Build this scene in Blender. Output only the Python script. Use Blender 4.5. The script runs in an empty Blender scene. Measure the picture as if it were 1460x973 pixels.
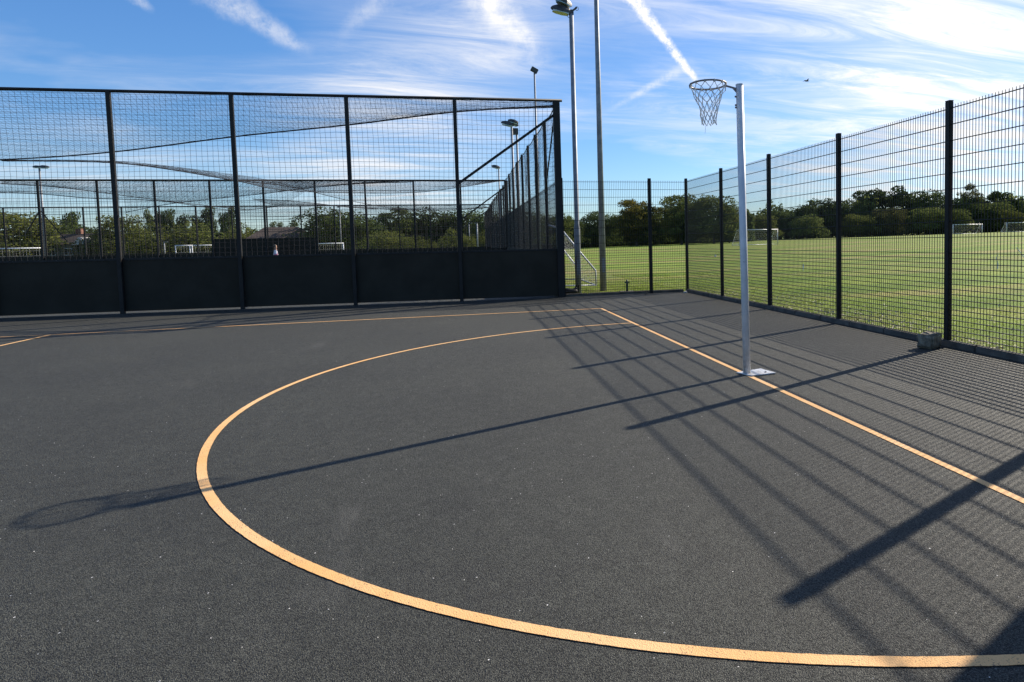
import bpy, bmesh, math, random
import numpy as np
from mathutils import Vector, Matrix
random.seed(7); rng = np.random.default_rng(7)
scene = bpy.context.scene
col = scene.collection
rad = math.radians

# ------------------------------------------------------------------ camera
W, H, F = 1460, 973, 945.2                    # photograph size and focal length in its pixels
PX, PY = 187.91, -84.82                       # principal point (the photograph is a crop)
CAM = Vector((-2.8852, -6.4919, 1.4504))
yaw, pitch, roll = rad(74.73), rad(-3.50), rad(-1.19)
_f = Vector((math.cos(pitch)*math.cos(yaw), math.cos(pitch)*math.sin(yaw), math.sin(pitch)))
_r = Vector((math.sin(yaw), -math.cos(yaw), 0)); _u = _r.cross(_f)
RT = _r*math.cos(roll) + _u*math.sin(roll)
UP = -_r*math.sin(roll) + _u*math.cos(roll)
cam_data = bpy.data.cameras.new("camera"); cam = bpy.data.objects.new("camera", cam_data); col.objects.link(cam)
M = Matrix((RT, UP, -_f)).transposed().to_4x4(); M.translation = CAM; cam.matrix_world = M
cam_data.sensor_width = 36; cam_data.lens = F/W*36
cam_data.shift_x = -PX/W; cam_data.shift_y = PY/W
cam_data.clip_start = 0.05; cam_data.clip_end = 5000
scene.camera = cam

def ray(px, py):
    return _f + RT*((px-W/2-PX)/F) - UP*((py-H/2-PY)/F)
def at(px, py, D):                            # the point D metres deep seen at a pixel of the photograph
    return CAM + ray(px, py)*D
def on_y(px, py, Y):
    v = ray(px, py); return CAM + v*((Y-CAM.y)/v.y)

# ------------------------------------------------------------------ sun, sky, exposure
SUN = Vector((1.545, .738, 1.0)).normalized()
el = math.asin(SUN.z); az = math.atan2(SUN.x, SUN.y)
sd = bpy.data.lights.new("sun", 'SUN'); sd.energy = 5.0; sd.angle = rad(0.45); sd.color = (1, .90, .76)
so = bpy.data.objects.new("sun", sd); col.objects.link(so)
so.rotation_euler = SUN.to_track_quat('Z', 'Y').to_euler()
scene.view_settings.view_transform = 'Standard'; scene.view_settings.look = 'None'
scene.view_settings.exposure = 0.72; scene.view_settings.gamma = 1

world = bpy.data.worlds.new("World"); scene.world = world; world.use_nodes = True
nt = world.node_tree; nt.nodes.clear()
class NG:                                     # tiny node-building helper
    def __init__(s, nt): s.nt = nt
    def n(s, t, **k):
        o = s.nt.nodes.new(t)
        for a, b in k.items():
            if a.startswith('i_'): o.inputs[a[2:].replace('_', ' ')].default_value = b
            else: setattr(o, a, b)
        return o
    def l(s, a, b): s.nt.links.new(a, b)
    def val(s, sock, v):
        if isinstance(v, (int, float)): sock.default_value = v
        elif isinstance(v, (tuple, list, Vector)): sock.default_value = tuple(v)
        else: s.l(v, sock)
    def m(s, op, a, b=0.0, c=0.0, clamp=False):
        o = s.n('ShaderNodeMath', operation=op, use_clamp=clamp)
        s.val(o.inputs[0], a); s.val(o.inputs[1], b); s.val(o.inputs[2], c); return o.outputs[0]
    def v(s, op, a, b=(0, 0, 0)):
        o = s.n('ShaderNodeVectorMath', operation=op); s.val(o.inputs[0], a)
        if op == 'SCALE': s.val(o.inputs['Scale'], b)
        else: s.val(o.inputs[1], b)
        return o.outputs['Value'] if op in ('DOT_PRODUCT', 'LENGTH') else o.outputs[0]
    def mix(s, f, a, b, mode='MIX'):
        o = s.n('ShaderNodeMix', data_type='RGBA', blend_type=mode)
        s.val(o.inputs[0], f)
        for k, x in ((6, a), (7, b)):
            if isinstance(x, tuple) and len(x) == 3: x = (*x, 1)
            s.val(o.inputs[k], x)
        return o.outputs[2]
    def noise(s, vec, scale, detail=4, rough=.55, dist=0.0):
        o = s.n('ShaderNodeTexNoise'); s.l(vec, o.inputs['Vector']) if vec else None
        o.inputs['Scale'].default_value = scale; o.inputs['Detail'].default_value = detail
        o.inputs['Roughness'].default_value = rough; o.inputs['Distortion'].default_value = dist
        return o.outputs['Fac']
    def ramp(s, fac, lo, hi, a=0.0, b=1.0):
        o = s.n('ShaderNodeMapRange', interpolation_type='SMOOTHSTEP'); s.val(o.inputs[0], fac)
        s.val(o.inputs[1], lo); s.val(o.inputs[2], hi); s.val(o.inputs[3], a); s.val(o.inputs[4], b); return o.outputs[0]
g = NG(nt)
sky = g.n('ShaderNodeTexSky', sky_type='NISHITA', sun_disc=False, sun_elevation=el, sun_rotation=az,
          altitude=60, air_density=1.0, dust_density=0.35, ozone_density=2.6)
tc = g.n('ShaderNodeTexCoord'); D0 = g.v('NORMALIZE', tc.outputs['Generated'])
sep = g.n('ShaderNodeSeparateXYZ'); g.l(D0, sep.inputs[0])
# cirrus: streaks on a flat layer far overhead
inv = g.m('DIVIDE', 1.0, g.m('ADD', g.m('MAXIMUM', sep.outputs[2], 0.0), 0.13))
uv = g.v('SCALE', D0, inv)
mp = g.n('ShaderNodeMapping'); g.l(uv, mp.inputs[0]); mp.inputs['Rotation'].default_value = (0, 0, rad(62)); mp.inputs['Scale'].default_value = (0.45, 1.9, 1)
n1 = g.noise(mp.outputs[0], 2.2, 12, .70, 1.1)
mp2 = g.n('ShaderNodeMapping'); g.l(uv, mp2.inputs[0]); mp2.inputs['Rotation'].default_value = (0, 0, rad(35)); mp2.inputs['Scale'].default_value = (0.7, 1.2, 1); mp2.inputs['Location'].default_value = (4.1, 2.2, 0)
n2 = g.noise(mp2.outputs[0], 0.9, 5, .55, .4)
def patch(px, py, k):                         # soft round patch of cloud about one direction of the sky
    d = ray(px, py).normalized(); return g.m('EXPONENT', g.m('MULTIPLY', g.m('SUBTRACT', g.v('DOT_PRODUCT', D0, d), 1.0), k))
amount = g.m('MULTIPLY', g.ramp(n2, .40, .68), .55)
for px, py, k, s in [(1340, 25, 130, .9), (1300, 60, 28, .30), (1440, 250, 60, .7), (1150, 60, 60, .12), (860, 130, 60, .3), (560, 245, 90, .7), (120, 235, 110, .5),
                     (560, 110, 120, .3), (700, 30, 260, .6), (1300, 130, 60, .35)]:
    amount = g.m('ADD', amount, g.m('MULTIPLY', patch(px, py, k), s))
for px, py, k, s in [(100, 60, 30, .5), (880, 230, 90, .6)]:
    amount = g.m('SUBTRACT', amount, g.m('MULTIPLY', patch(px, py, k), s))
amount = g.m('MAXIMUM', amount, 0.0)
cir = g.m('MULTIPLY', g.ramp(n1, .34, .76), amount, clamp=True)
veil = g.m('ADD', .03, g.m('MULTIPLY', amount, .17), clamp=True)
def trail(a, b, w0, w1, strength, freq=60, warp=.006, e0=.80, e1=1.02):   # vapour trail between two directions of the sky
    d1, d2 = ray(*a).normalized(), ray(*b).normalized()
    nrm = d1.cross(d2).normalized(); t = (d2-d1); L = t.length; t.normalize()
    s = g.m('DIVIDE', g.m('SUBTRACT', g.v('DOT_PRODUCT', D0, t), d1.dot(t)), L)
    sc = g.m('MINIMUM', g.m('MAXIMUM', s, 0.0), 1.0)
    wd = g.m('ADD', w0, g.m('MULTIPLY', sc, w1-w0))
    wob = g.m('ADD', g.m('MULTIPLY', g.m('SUBTRACT', g.noise(D0, freq, 6, .72), .5), warp), g.m('MULTIPLY', g.m('SUBTRACT', g.noise(D0, freq*.2, 2, .5), .5), warp*.8))
    wob = g.m('MULTIPLY', wob, g.m('DIVIDE', wd, w0))
    q = g.m('ABSOLUTE', g.m('ADD', g.v('DOT_PRODUCT', D0, nrm), wob))
    e = g.ramp(g.m('DIVIDE', q, wd), 0.0, 1.0, 1.0, 0.0)
    ends = g.m('MULTIPLY', g.ramp(s, -.35, 0.1), g.ramp(s, e0, e1, 1.0, 0.0))
    hem = g.m('GREATER_THAN', g.v('DOT_PRODUCT', D0, d1), 0.0)
    br = g.ramp(g.noise(D0, freq*.9, 7, .7), .30, .62, .15, 1.0)
    return g.m('MULTIPLY', g.m('MULTIPLY', g.m('MULTIPLY', e, ends), g.m('MULTIPLY', hem, br)), strength)
tr = trail((893, -12), (996, 118), .0150, .0060, 1.15, 110, .014, .90, 1.01)
for a in [((640, -60), (790, 104), .05, .020, .50, 30, .05, .7, 1.0), ((300, -14), (452, 80), .030, .010, .50, 34, .03, .7, 1.0),
          ((700, -40), (705, 50), .03, .016, .35, 34, .03, .5, 1.0), ((170, -16), (222, 20), .012, .006, .45, 40, .02, .6, 1.0),
          ((960, 104), (860, 162), .011, .004, .38, 50, .010, .6, 1.0), ((560, -20), (470, 70), .02, .012, .25, 40, .03, .4, 1.0)]:
    tr = g.m('ADD', tr, trail(*a))
cl = g.m('ADD', g.m('ADD', g.m('MULTIPLY', cir, .85), veil), tr, clamp=True)
cl = g.m('MULTIPLY', cl, g.ramp(sep.outputs[2], 0.0, .08), clamp=True)
glow = g.m('POWER', g.m('MAXIMUM', g.v('DOT_PRODUCT', D0, SUN), 0.0), 3.0)
cb = g.m('ADD', 6.0, g.m('MULTIPLY', glow, 1.5))
cc = g.n('ShaderNodeCombineColor'); g.l(cb, cc.inputs[0]); g.l(g.m('MULTIPLY', cb, 1.0), cc.inputs[1]); g.l(g.m('MULTIPLY', cb, 1.02), cc.inputs[2])
hsv = g.n('ShaderNodeHueSaturation'); hsv.inputs['Saturation'].default_value = 1.42; gm = g.n('ShaderNodeGamma'); gm.inputs[1].default_value = .80; g.l(sky.outputs[0], gm.inputs[0]); g.l(gm.outputs[0], hsv.inputs['Color']); hsv.inputs['Value'].default_value = 1.10
tint = g.mix(1.0, hsv.outputs[0], (.75, .94, 1.21), 'MULTIPLY')
skyc = g.mix(cl, tint, cc.outputs[0])
bg = g.n('ShaderNodeBackground'); g.l(skyc, bg.inputs[0]); bg.inputs[1].default_value = 0.1
wo = g.n('ShaderNodeOutputWorld'); g.l(bg.outputs[0], wo.inputs[0])

# ------------------------------------------------------------------ materials
def mat(name, base, rough=.6, metal=0, spec=.5):
    m = bpy.data.materials.new(name); m.use_nodes = True; n = m.node_tree.nodes['Principled BSDF']
    n.inputs['Base Color'].default_value = (*base, 1); n.inputs['Roughness'].default_value = rough
    n.inputs['Metallic'].default_value = metal; n.inputs['Specular IOR Level'].default_value = spec
    return m, NG(m.node_tree), n
def varied(name, c1, c2, scale=3, rough=.6, metal=0, bump=0, bscale=40, spec=.5, detail=4, world=False):
    m, q, n = mat(name, c1, rough, metal, spec)
    tcn = q.n('ShaderNodeTexCoord'); vec = tcn.outputs['Object']
    if world: vec = q.n('ShaderNodeNewGeometry').outputs['Position']
    f = q.ramp(q.noise(vec, scale, detail, .6), .3, .7)
    q.l(q.mix(f, c1, c2), n.inputs['Base Color'])
    if bump:
        b = q.n('ShaderNodeBump'); b.inputs['Strength'].default_value = bump; b.inputs['Distance'].default_value = .01
        q.l(q.noise(vec, bscale, 4, .6), b.inputs['Height']); q.l(b.outputs[0], n.inputs['Normal'])
    return m

def make_asphalt():
    m, q, n = mat('asphalt', (.05, .05, .05), .85, spec=.3)
    pos = q.n('ShaderNodeNewGeometry').outputs['Position']
    vo = q.n('ShaderNodeTexVoronoi', feature='F1'); q.l(pos, vo.inputs['Vector']); vo.inputs['Scale'].default_value = 215
    vo.inputs['Randomness'].default_value = 1
    sepc = q.n('ShaderNodeSeparateColor'); q.l(vo.outputs['Color'], sepc.inputs[0])
    tone = q.ramp(sepc.outputs[0], 0, 1, 0, 1)
    base = q.mix(tone, (.0185, .0195, .0162), (.099, .1005, .083))
    big = q.noise(pos, .55, 5, .6); mid = q.noise(pos, 9, 4, .6)
    base = q.mix(1.0, base, q.mix(q.ramp(big, .3, .7), (.88, .88, .88), (1.1, 1.1, 1.08)), 'MULTIPLY')
    base = q.mix(1.0, base, q.mix(q.ramp(mid, .3, .7), (.86, .86, .86), (1.14, 1.14, 1.14)), 'MULTIPLY')
    gap = q.ramp(vo.outputs['Distance'], .35, .75)
    base = q.mix(q.m('MULTIPLY', gap, .75), base, (.009, .009, .01))  # hollows between stones darkened in the colour, standing in for occlusion
    # pale stone chips and specks
    v2 = q.n('ShaderNodeTexVoronoi', feature='F1'); q.l(pos, v2.inputs['Vector']); v2.inputs['Scale'].default_value = 38
    s2 = q.n('ShaderNodeSeparateColor'); q.l(v2.outputs['Color'], s2.inputs[0])
    size = q.m('MULTIPLY', q.m('POWER', s2.outputs[1], 2.5), .12)
    chip = q.m('MULTIPLY', q.m('LESS_THAN', v2.outputs['Distance'], q.m('ADD', size, .03)), q.m('GREATER_THAN', s2.outputs[0], .74))
    base = q.mix(q.m('MULTIPLY', chip, .9), base, q.mix(s2.outputs[2], (.20, .19, .17), (.80, .78, .74)))
    mps = q.n('ShaderNodeMapping'); q.l(pos, mps.inputs[0]); mps.inputs['Rotation'].default_value = (0, 0, rad(20)); mps.inputs['Scale'].default_value = (1.0, .25, 1)
    scuff = q.m('MULTIPLY', q.ramp(q.noise(mps.outputs[0], 1.7, 7, .72), .56, .72), q.ramp(q.noise(pos, .8, 3, .5), .45, .6))
    base = q.mix(q.m('MULTIPLY', scuff, .28), base, (.15, .145, .13))
    damp = q.ramp(q.noise(pos, .9, 6, .65), .58, .70); base = q.mix(q.m('MULTIPLY', damp, .22), base, (.02, .02, .02))
    q.l(base, n.inputs['Base Color'])
    b = q.n('ShaderNodeBump'); b.inputs['Strength'].default_value = .9; b.inputs['Distance'].default_value = .004
    hgt = q.m('ADD', q.m('MULTIPLY', vo.outputs['Distance'], -1.0), q.m('MULTIPLY', q.noise(pos, 420, 2, .5), .35))
    q.l(hgt, b.inputs['Height']); q.l(b.outputs[0], n.inputs['Normal'])
    q.l(q.ramp(sepc.outputs[1], 0, 1, .6, .95), n.inputs['Roughness'])
    return m
M_asphalt = make_asphalt()
def make_line():
    m, q, n = mat('line_paint', (.8, .45, .2), .75, spec=.3)
    pos = q.n('ShaderNodeNewGeometry').outputs['Position']
    vo = q.n('ShaderNodeTexVoronoi', feature='F1'); q.l(pos, vo.inputs['Vector']); vo.inputs['Scale'].default_value = 170
    c = q.mix(q.ramp(q.noise(pos, 1.3, 4, .6), .35, .65), (.76, .42, .155), (.80, .49, .225))
    wear = q.m('MULTIPLY', q.ramp(vo.outputs['Distance'], .60, .84), q.ramp(q.noise(pos, 9, 5, .65), .42, .66))
    c = q.mix(wear, c, (.12, .09, .07)); q.l(c, n.inputs['Base Color'])
    b = q.n('ShaderNodeBump'); b.inputs['Strength'].default_value = .6; b.inputs['Distance'].default_value = .003
    q.l(q.m('MULTIPLY', vo.outputs['Distance'], -1.0), b.inputs['Height']); q.l(b.outputs[0], n.inputs['Normal'])
    return m
M_line = make_line()
def make_grass():
    m, q, n = mat('grass_ground', (.1, .15, .03), .9, spec=.1)
    pos = q.n('ShaderNodeNewGeometry').outputs['Position']
    c = q.mix(q.ramp(q.noise(pos, .35, 6, .65), .3, .7), (.175, .260, .027), (.285, .350, .054))
    fine = q.noise(pos, 13, 6, .75)
    c = q.mix(q.ramp(fine, .35, .65), q.mix(1.0, c, (.55, .6, .55), 'MULTIPLY'), c)
    mpx = q.n('ShaderNodeMapping'); q.l(pos, mpx.inputs[0]); mpx.inputs['Rotation'].default_value = (0, 0, rad(12)); mpx.inputs['Scale'].default_value = (.03, .22, 1)
    band = q.ramp(q.noise(mpx.outputs[0], 1.0, 7, .68), .48, .62)
    c = q.mix(q.m('MULTIPLY', band, .75), c, (.33, .26, .10))
    spx = q.n('ShaderNodeSeparateXYZ'); q.l(pos, spx.inputs[0])
    sw = q.m('SINE', q.m('ADD', q.m('ADD', q.m('MULTIPLY', spx.outputs[1], 1.55), q.m('MULTIPLY', spx.outputs[0], -.42)), q.m('MULTIPLY', q.noise(pos, .12, 4, .6), 5.0)))
    c = q.mix(q.ramp(sw, -.5, .5, .0, .42), c, q.mix(1.0, c, (.42, .60, .50), 'MULTIPLY'))
    c = q.mix(q.m('MULTIPLY', q.ramp(q.noise(pos, .16, 6, .7), .52, .66), .5), c, q.mix(1.0, c, (.62, .78, .55), 'MULTIPLY'))
    pat = q.ramp(q.noise(pos, 1.1, 5, .7), .60, .72)
    c = q.mix(q.m('MULTIPLY', pat, .75), c, (.34, .27, .14))
    edge = q.ramp(q.m('ADD', spx.outputs[0], q.m('MULTIPLY', q.noise(pos, 1.6, 5, .7), 3.0)), 4.6, 6.6, 1.0, 0.0)
    c = q.mix(q.m('MULTIPLY', q.m('MULTIPLY', edge, q.ramp(q.noise(pos, 4.0, 5, .7), .40, .62)), .75), c, (.20, .165, .085))
    q.l(c, n.inputs['Base Color'])
    b = q.n('ShaderNodeBump'); b.inputs['Strength'].default_value = .8; b.inputs['Distance'].default_value = .03
    q.l(fine, b.inputs['Height']); q.l(b.outputs[0], n.inputs['Normal'])
    return m
M_grass = make_grass()
def leafy(name, dark, light, trans=.35, scale=.35):
    m = bpy.data.materials.new(name); m.use_nodes = True; q = NG(m.node_tree); m.node_tree.nodes.clear()
    pos = q.n('ShaderNodeNewGeometry').outputs['Position']; oi = q.n('ShaderNodeObjectInfo')
    c = q.mix(q.ramp(q.noise(pos, scale, 5, .7), .3, .7), dark, light)
    h = q.n('ShaderNodeHueSaturation'); q.l(c, h.inputs['Color'])
    h.inputs['Hue'].default_value = .5; q.l(q.m('ADD', .8, q.m('MULTIPLY', oi.outputs['Random'], .4)), h.inputs['Value'])
    d = q.n('ShaderNodeBsdfDiffuse'); t = q.n('ShaderNodeBsdfTranslucent'); q.l(h.outputs[0], d.inputs[0]); q.l(h.outputs[0], t.inputs[0])
    x = q.n('ShaderNodeMixShader'); x.inputs[0].default_value = trans; q.l(d.outputs[0], x.inputs[1]); q.l(t.outputs[0], x.inputs[2])
    o = q.n('ShaderNodeOutputMaterial'); q.l(x.outputs[0], o.inputs[0]); return m
L_dark = leafy('leaves_dark', (.044, .066, .022), (.112, .142, .046))
L_mid = leafy('leaves_mid', (.072, .100, .030), (.175, .195, .060))
L_light = leafy('leaves_light', (.070, .090, .026), (.155, .165, .046), .4)
L_autumn = leafy('leaves_autumn', (.065, .085, .022), (.24, .19, .04), .4, .22)
L_brown = leafy('leaves_brown', (.055, .065, .026), (.15, .145, .052))
M_blade = leafy('grass_blade', (.12, .18, .03), (.24, .29, .06), .5, .8)
M_bark = varied('bark', (.07, .055, .04), (.13, .11, .09), 8, .9, bump=.6)
M_black = varied('black_coating', (.013, .012, .011), (.021, .019, .018), 6, .5, spec=.25)
M_wire = varied('black_wire', (.012, .012, .014), (.02, .02, .022), 6, .5, spec=.4)
M_netblk = varied('black_net_cord', (.014, .015, .02), (.03, .03, .036), 5, .8, spec=.2)
M_board = varied('dark_board', (.030, .026, .019), (.040, .035, .026), 1.5, .7, bump=.15, bscale=8, spec=.12)
M_kerb = varied('kerb_concrete', (.060, .055, .046), (.125, .115, .098), 5, .85, bump=.5, bscale=60, world=True)
M_white = varied('white_paint', (.62, .64, .66), (.74, .75, .76), 5, .38, bump=.08, bscale=30)
def worn_white():
    m, q, n = mat('worn_white_paint', (.7, .7, .7), .4)
    vec = q.n('ShaderNodeTexCoord').outputs['Object']; sp = q.n('ShaderNodeSeparateXYZ'); q.l(vec, sp.inputs[0])
    c = q.mix(q.ramp(q.noise(vec, 6, 5, .65), .35, .7), (.60, .62, .64), (.73, .74, .75))
    chips = q.ramp(q.noise(vec, 42, 5, .7), .66, .70); c = q.mix(q.m('MULTIPLY', chips, .85), c, (.16, .10, .07))
    low = q.m('MULTIPLY', q.ramp(sp.outputs[2], 0, .35, 1.0, 0.0), q.ramp(q.noise(vec, 22, 5, .7), .38, .62)); c = q.mix(q.m('MULTIPLY', low, .55), c, (.16, .14, .11))
    q.l(c, n.inputs['Base Color']); return m
M_pole = worn_white()
M_whitenet = varied('white_cord', (.55, .55, .53), (.7, .7, .68), 30, .8)
M_ringsteel = varied('weathered_steel', (.16, .15, .15), (.30, .26, .24), 25, .5, .3)
M_galv = varied('galvanised_steel', (.185, .20, .22), (.27, .285, .31), 7, .55, .15, bump=.1, bscale=20)
M_lamp = varied('lamp_housing', (.035, .035, .038), (.06, .06, .062), 12, .5)
M_glass = mat('lamp_glass', (.45, .5, .42), .12, .6)[0]
M_stone = varied('stone', (.09, .08, .058), (.27, .24, .18), 12, .95, bump=1.0, bscale=35)
M_green = varied('green_metal', (.02, .055, .04), (.035, .08, .055), 12, .5)
M_turf = varied('artificial_turf', (.035, .06, .025), (.06, .09, .035), 3, .95, world=True)
M_bird = varied('dark_feathers', (.02, .02, .02), (.05, .05, .05), 5, .8)
M_brick = varied('red_brick', (.20, .09, .06), (.30, .15, .10), 6, .9)
M_render = varied('pale_render', (.45, .43, .38), (.58, .56, .5), 2, .9)
M_roof = varied('brown_roof_tiles', (.045, .035, .028), (.085, .06, .048), 5, .9, bump=.5, bscale=14)
M_pane = mat('window_glass', (.03, .04, .05), .08)[0]
M_skin = varied('skin', (.42, .24, .17), (.5, .3, .22), 9, .6)
M_shirt = varied('white_shirt', (.68, .66, .70), (.78, .76, .8), 9, .85)
M_pink = varied('pink_cloth', (.5, .12, .22), (.6, .2, .3), 9, .85)
M_trouser = varied('dark_trousers', (.02, .02, .03), (.04, .04, .05), 9, .85)
M_car = varied('silver_car_paint', (.5, .52, .55), (.56, .58, .6), 1, .25, .4)
M_tyre = varied('tyre_rubber', (.015, .015, .015), (.025, .025, .025), 9, .85)
M_drab = varied('grey_green_cladding', (.10, .12, .11), (.14, .16, .15), 2, .7)
M_leaflit = varied('pale_dead_leaves', (.36, .29, .18), (.55, .5, .4), 9, .8, world=True)

# ------------------------------------------------------------------ mesh helpers
class MB:
    def __init__(s): s.V = []; s.F = []
    def box(s, c, d, rz=0.0, rot=None):
        R = rot if rot is not None else Matrix.Rotation(rz, 3, 'Z'); c = Vector(c); b = len(s.V)
        for z in (-1, 1):
            for y in (-1, 1):
                for x in (-1, 1): s.V.append(tuple(c + R @ Vector((x*d[0]/2, y*d[1]/2, z*d[2]/2))))
        for f in ((0, 2, 3, 1), (4, 5, 7, 6), (0, 1, 5, 4), (2, 6, 7, 3), (0, 4, 6, 2), (1, 3, 7, 5)): s.F.append(tuple(b+i for i in f))
        return s
    def bar(s, a, b, w, t=None):                # square bar between two points
        a, b = Vector(a), Vector(b); d = b-a; return s.box((a+b)/2, (w, t or w, d.length), rot=d.to_track_quat('Z', 'Y').to_matrix())
    def tube(s, pts, r, n=8, closed=False, cap=True):
        pts = [Vector(p) for p in pts]; rr = r if isinstance(r, (list, tuple)) else [r]*len(pts); b = len(s.V); N = len(pts); ref = None
        for i, p in enumerate(pts):
            if closed: d = pts[(i+1) % N]-pts[i-1]
            else: d = pts[min(i+1, N-1)]-pts[max(i-1, 0)]
            d.normalize()
            if ref is None: ref = d.orthogonal().normalized()
            ref = (ref - d*ref.dot(d)).normalized(); o = d.cross(ref)
            for k in range(n):
                a = 2*math.pi*k/n; s.V.append(tuple(p + (ref*math.cos(a)+o*math.sin(a))*rr[i]))
        for i in range(N if closed else N-1):
            j = (i+1) % N
            for k in range(n): s.F.append((b+i*n+k, b+i*n+(k+1) % n, b+j*n+(k+1) % n, b+j*n+k))
        if cap and not closed:
            s.F.append(tuple(b+k for k in range(n))[::-1]); s.F.append(tuple(b+(N-1)*n+k for k in range(n)))
        return s
    def quad(s, *p):
        b = len(s.V); s.V += [tuple(x) for x in p]; s.F.append(tuple(range(b, b+len(p)))); return s
    def hull(s, sections):                      # lofted closed sections (equal counts)
        b = len(s.V); n = len(sections[0])
        for q in sections: s.V += [tuple(x) for x in q]
        for i in range(len(sections)-1):
            for k in range(n): s.F.append((b+i*n+k, b+i*n+(k+1) % n, b+(i+1)*n+(k+1) % n, b+(i+1)*n+k))
        s.F.append(tuple(b+k for k in range(n))[::-1]); s.F.append(tuple(b+(len(sections)-1)*n+k for k in range(n))); return s
    def build(s, name, m, parent=None, smooth=False, bevel=0):
        me = bpy.data.meshes.new(name); me.from_pydata(s.V, [], s.F); me.materials.append(m)
        return link(name, me, parent, smooth, bevel)
def link(name, me, parent=None, smooth=False, bevel=0):
    if bevel:
        bm = bmesh.new(); bm.from_mesh(me)
        bmesh.ops.bevel(bm, geom=bm.edges[:], offset=bevel, segments=2, affect='EDGES'); bm.to_mesh(me); bm.free()
    if smooth: me.polygons.foreach_set('use_smooth', [True]*len(me.polygons))
    o = bpy.data.objects.new(name, me); col.objects.link(o)
    if parent is not None: o.parent = parent
    return o
def segs(name, A, B, r, m, parent=None, sides=3, flat=False):    # thousands of thin straight wires in one mesh
    A = np.asarray(A, float); B = np.asarray(B, float); d = B-A; L = np.linalg.norm(d, axis=1); k = L > 1e-6; A, B, d = A[k], B[k], d[k]/L[k][:, None]
    r = np.broadcast_to(np.asarray(r, float), (len(k),))[k][:, None]
    ref = np.where(np.abs(d[:, 2:3]) > .8, np.array([[1., 0, 0]]), np.array([[0, 0, 1.]]))
    e1 = np.cross(d, ref); e1 /= np.linalg.norm(e1, axis=1)[:, None]; e2 = np.cross(d, e1)
    n = len(A); V = np.zeros((n, 2, sides, 3))
    for j in range(sides):
        a = 2*math.pi*(j+.5)/sides; off = (e1*math.cos(a)+e2*math.sin(a))*r; V[:, 0, j] = A+off; V[:, 1, j] = B+off
    base = np.arange(n)[:, None, None]*2*sides; F = np.zeros((n, sides, 4), int)
    for j in range(sides): F[:, j] = np.array([j, (j+1) % sides, sides+(j+1) % sides, sides+j])
    F = (F + base).reshape(-1)
    return bulk(name, V.reshape(-1, 3), F, 4, m, parent)
def bulk(name, V, F, k, m, parent=None):
    me = bpy.data.meshes.new(name); nf = len(F)//k
    me.vertices.add(len(V)); me.vertices.foreach_set('co', np.ascontiguousarray(V, dtype=np.float32).ravel())
    me.loops.add(len(F)); me.loops.foreach_set('vertex_index', np.asarray(F, dtype=np.int32))
    me.polygons.add(nf); me.polygons.foreach_set('loop_start', np.arange(nf, dtype=np.int32)*k)
    me.update(calc_edges=True); me.validate(); me.materials.append(m)
    return link(name, me, parent)
def tag(o, label=None, cat=None, group=None, kind=None):
    if label: o['label'] = label
    if cat: o['category'] = cat
    if group: o['group'] = group
    if kind: o['kind'] = kind
    return o
def thing(name, loc, label, cat, group=None, rz=0.0):
    o = bpy.data.objects.new(name, None); col.objects.link(o); o.location = loc; o.rotation_euler = (0, 0, rz); o.empty_display_size = .1
    return tag(o, label, cat, group)
def copy_thing(src, loc, label, group=None, rz=0.0, scale=None):
    r = src.copy(); col.objects.link(r); r.location = loc; r.rotation_euler = (0, 0, rz); r['label'] = label
    if scale: r.scale = scale
    if group: r['group'] = group
    for ch in src.children:
        c = ch.copy(); col.objects.link(c); c.parent = r
        for gch in ch.children:
            d = gch.copy(); col.objects.link(d); d.parent = c
    return r

# ------------------------------------------------------------------ ground
def smooth_max0(x, k): return .5*(x+math.sqrt(x*x+k*k))
def terrain(x, y):
    z = .0135*smooth_max0(x-9, 6) - .0135*smooth_max0(3.2-9, 6)
    d = max(0.0, math.hypot(x, y)-15); t = min(1, d/40)
    z = -.02 + z*min(1, max(0, (x-3)/25.)) + .06*t*(math.sin(x*.07)*math.cos(y*.06))*.6
    return z
def axis(lo, hi, fine_lo, fine_hi, fs):
    a = list(np.arange(fine_lo, fine_hi+.001, fs)); s = fs; x = fine_hi
    while x < hi: s *= 1.35; x += s; a.append(x)
    s = fs; x = fine_lo
    while x > lo: s *= 1.35; x -= s; a.insert(0, x)
    return a
gx = axis(-1500, 1500, -10, 60, 2.5); gy = axis(-1500, 1900, -10, 60, 2.5)
V = [(x, y, terrain(x, y)) for y in gy for x in gx]; nx = len(gx)
Fc = [(j*nx+i, j*nx+i+1, (j+1)*nx+i+1, (j+1)*nx+i) for j in range(len(gy)-1) for i in range(nx-1)]
mb = MB(); mb.V = V; mb.F = Fc
tag(mb.build('ground', M_grass, smooth=True), kind='structure')
mb = MB(); mb.box((-18.4, -9.4, -.1), (43.2, 41.2, .2)); tag(mb.build('netball_court', M_asphalt), kind='structure')
cageY = lambda x: 11.05-.067*x
mb = MB(); yA = lambda x: cageY(x)+.12
mb.V = [(-.25, yA(-.25)+1.25, .006), (-60, yA(-60)+1.25, .006), (-60, 76, .006), (-.25, 76, .006)]; mb.F = [(0, 3, 2, 1)]
tag(mb.build('pitch_turf', M_turf), kind='structure')
mb = MB(); mb.V = [(-.25, 11.195, .0), (-.25, yA(-.25)+1.3, .0), (-60, yA(-60)+1.3, .0), (-60, 11.195, .0)]; mb.F = [(0, 1, 2, 3)]
tag(mb.build('pavement', M_asphalt), kind='structure')

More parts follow.
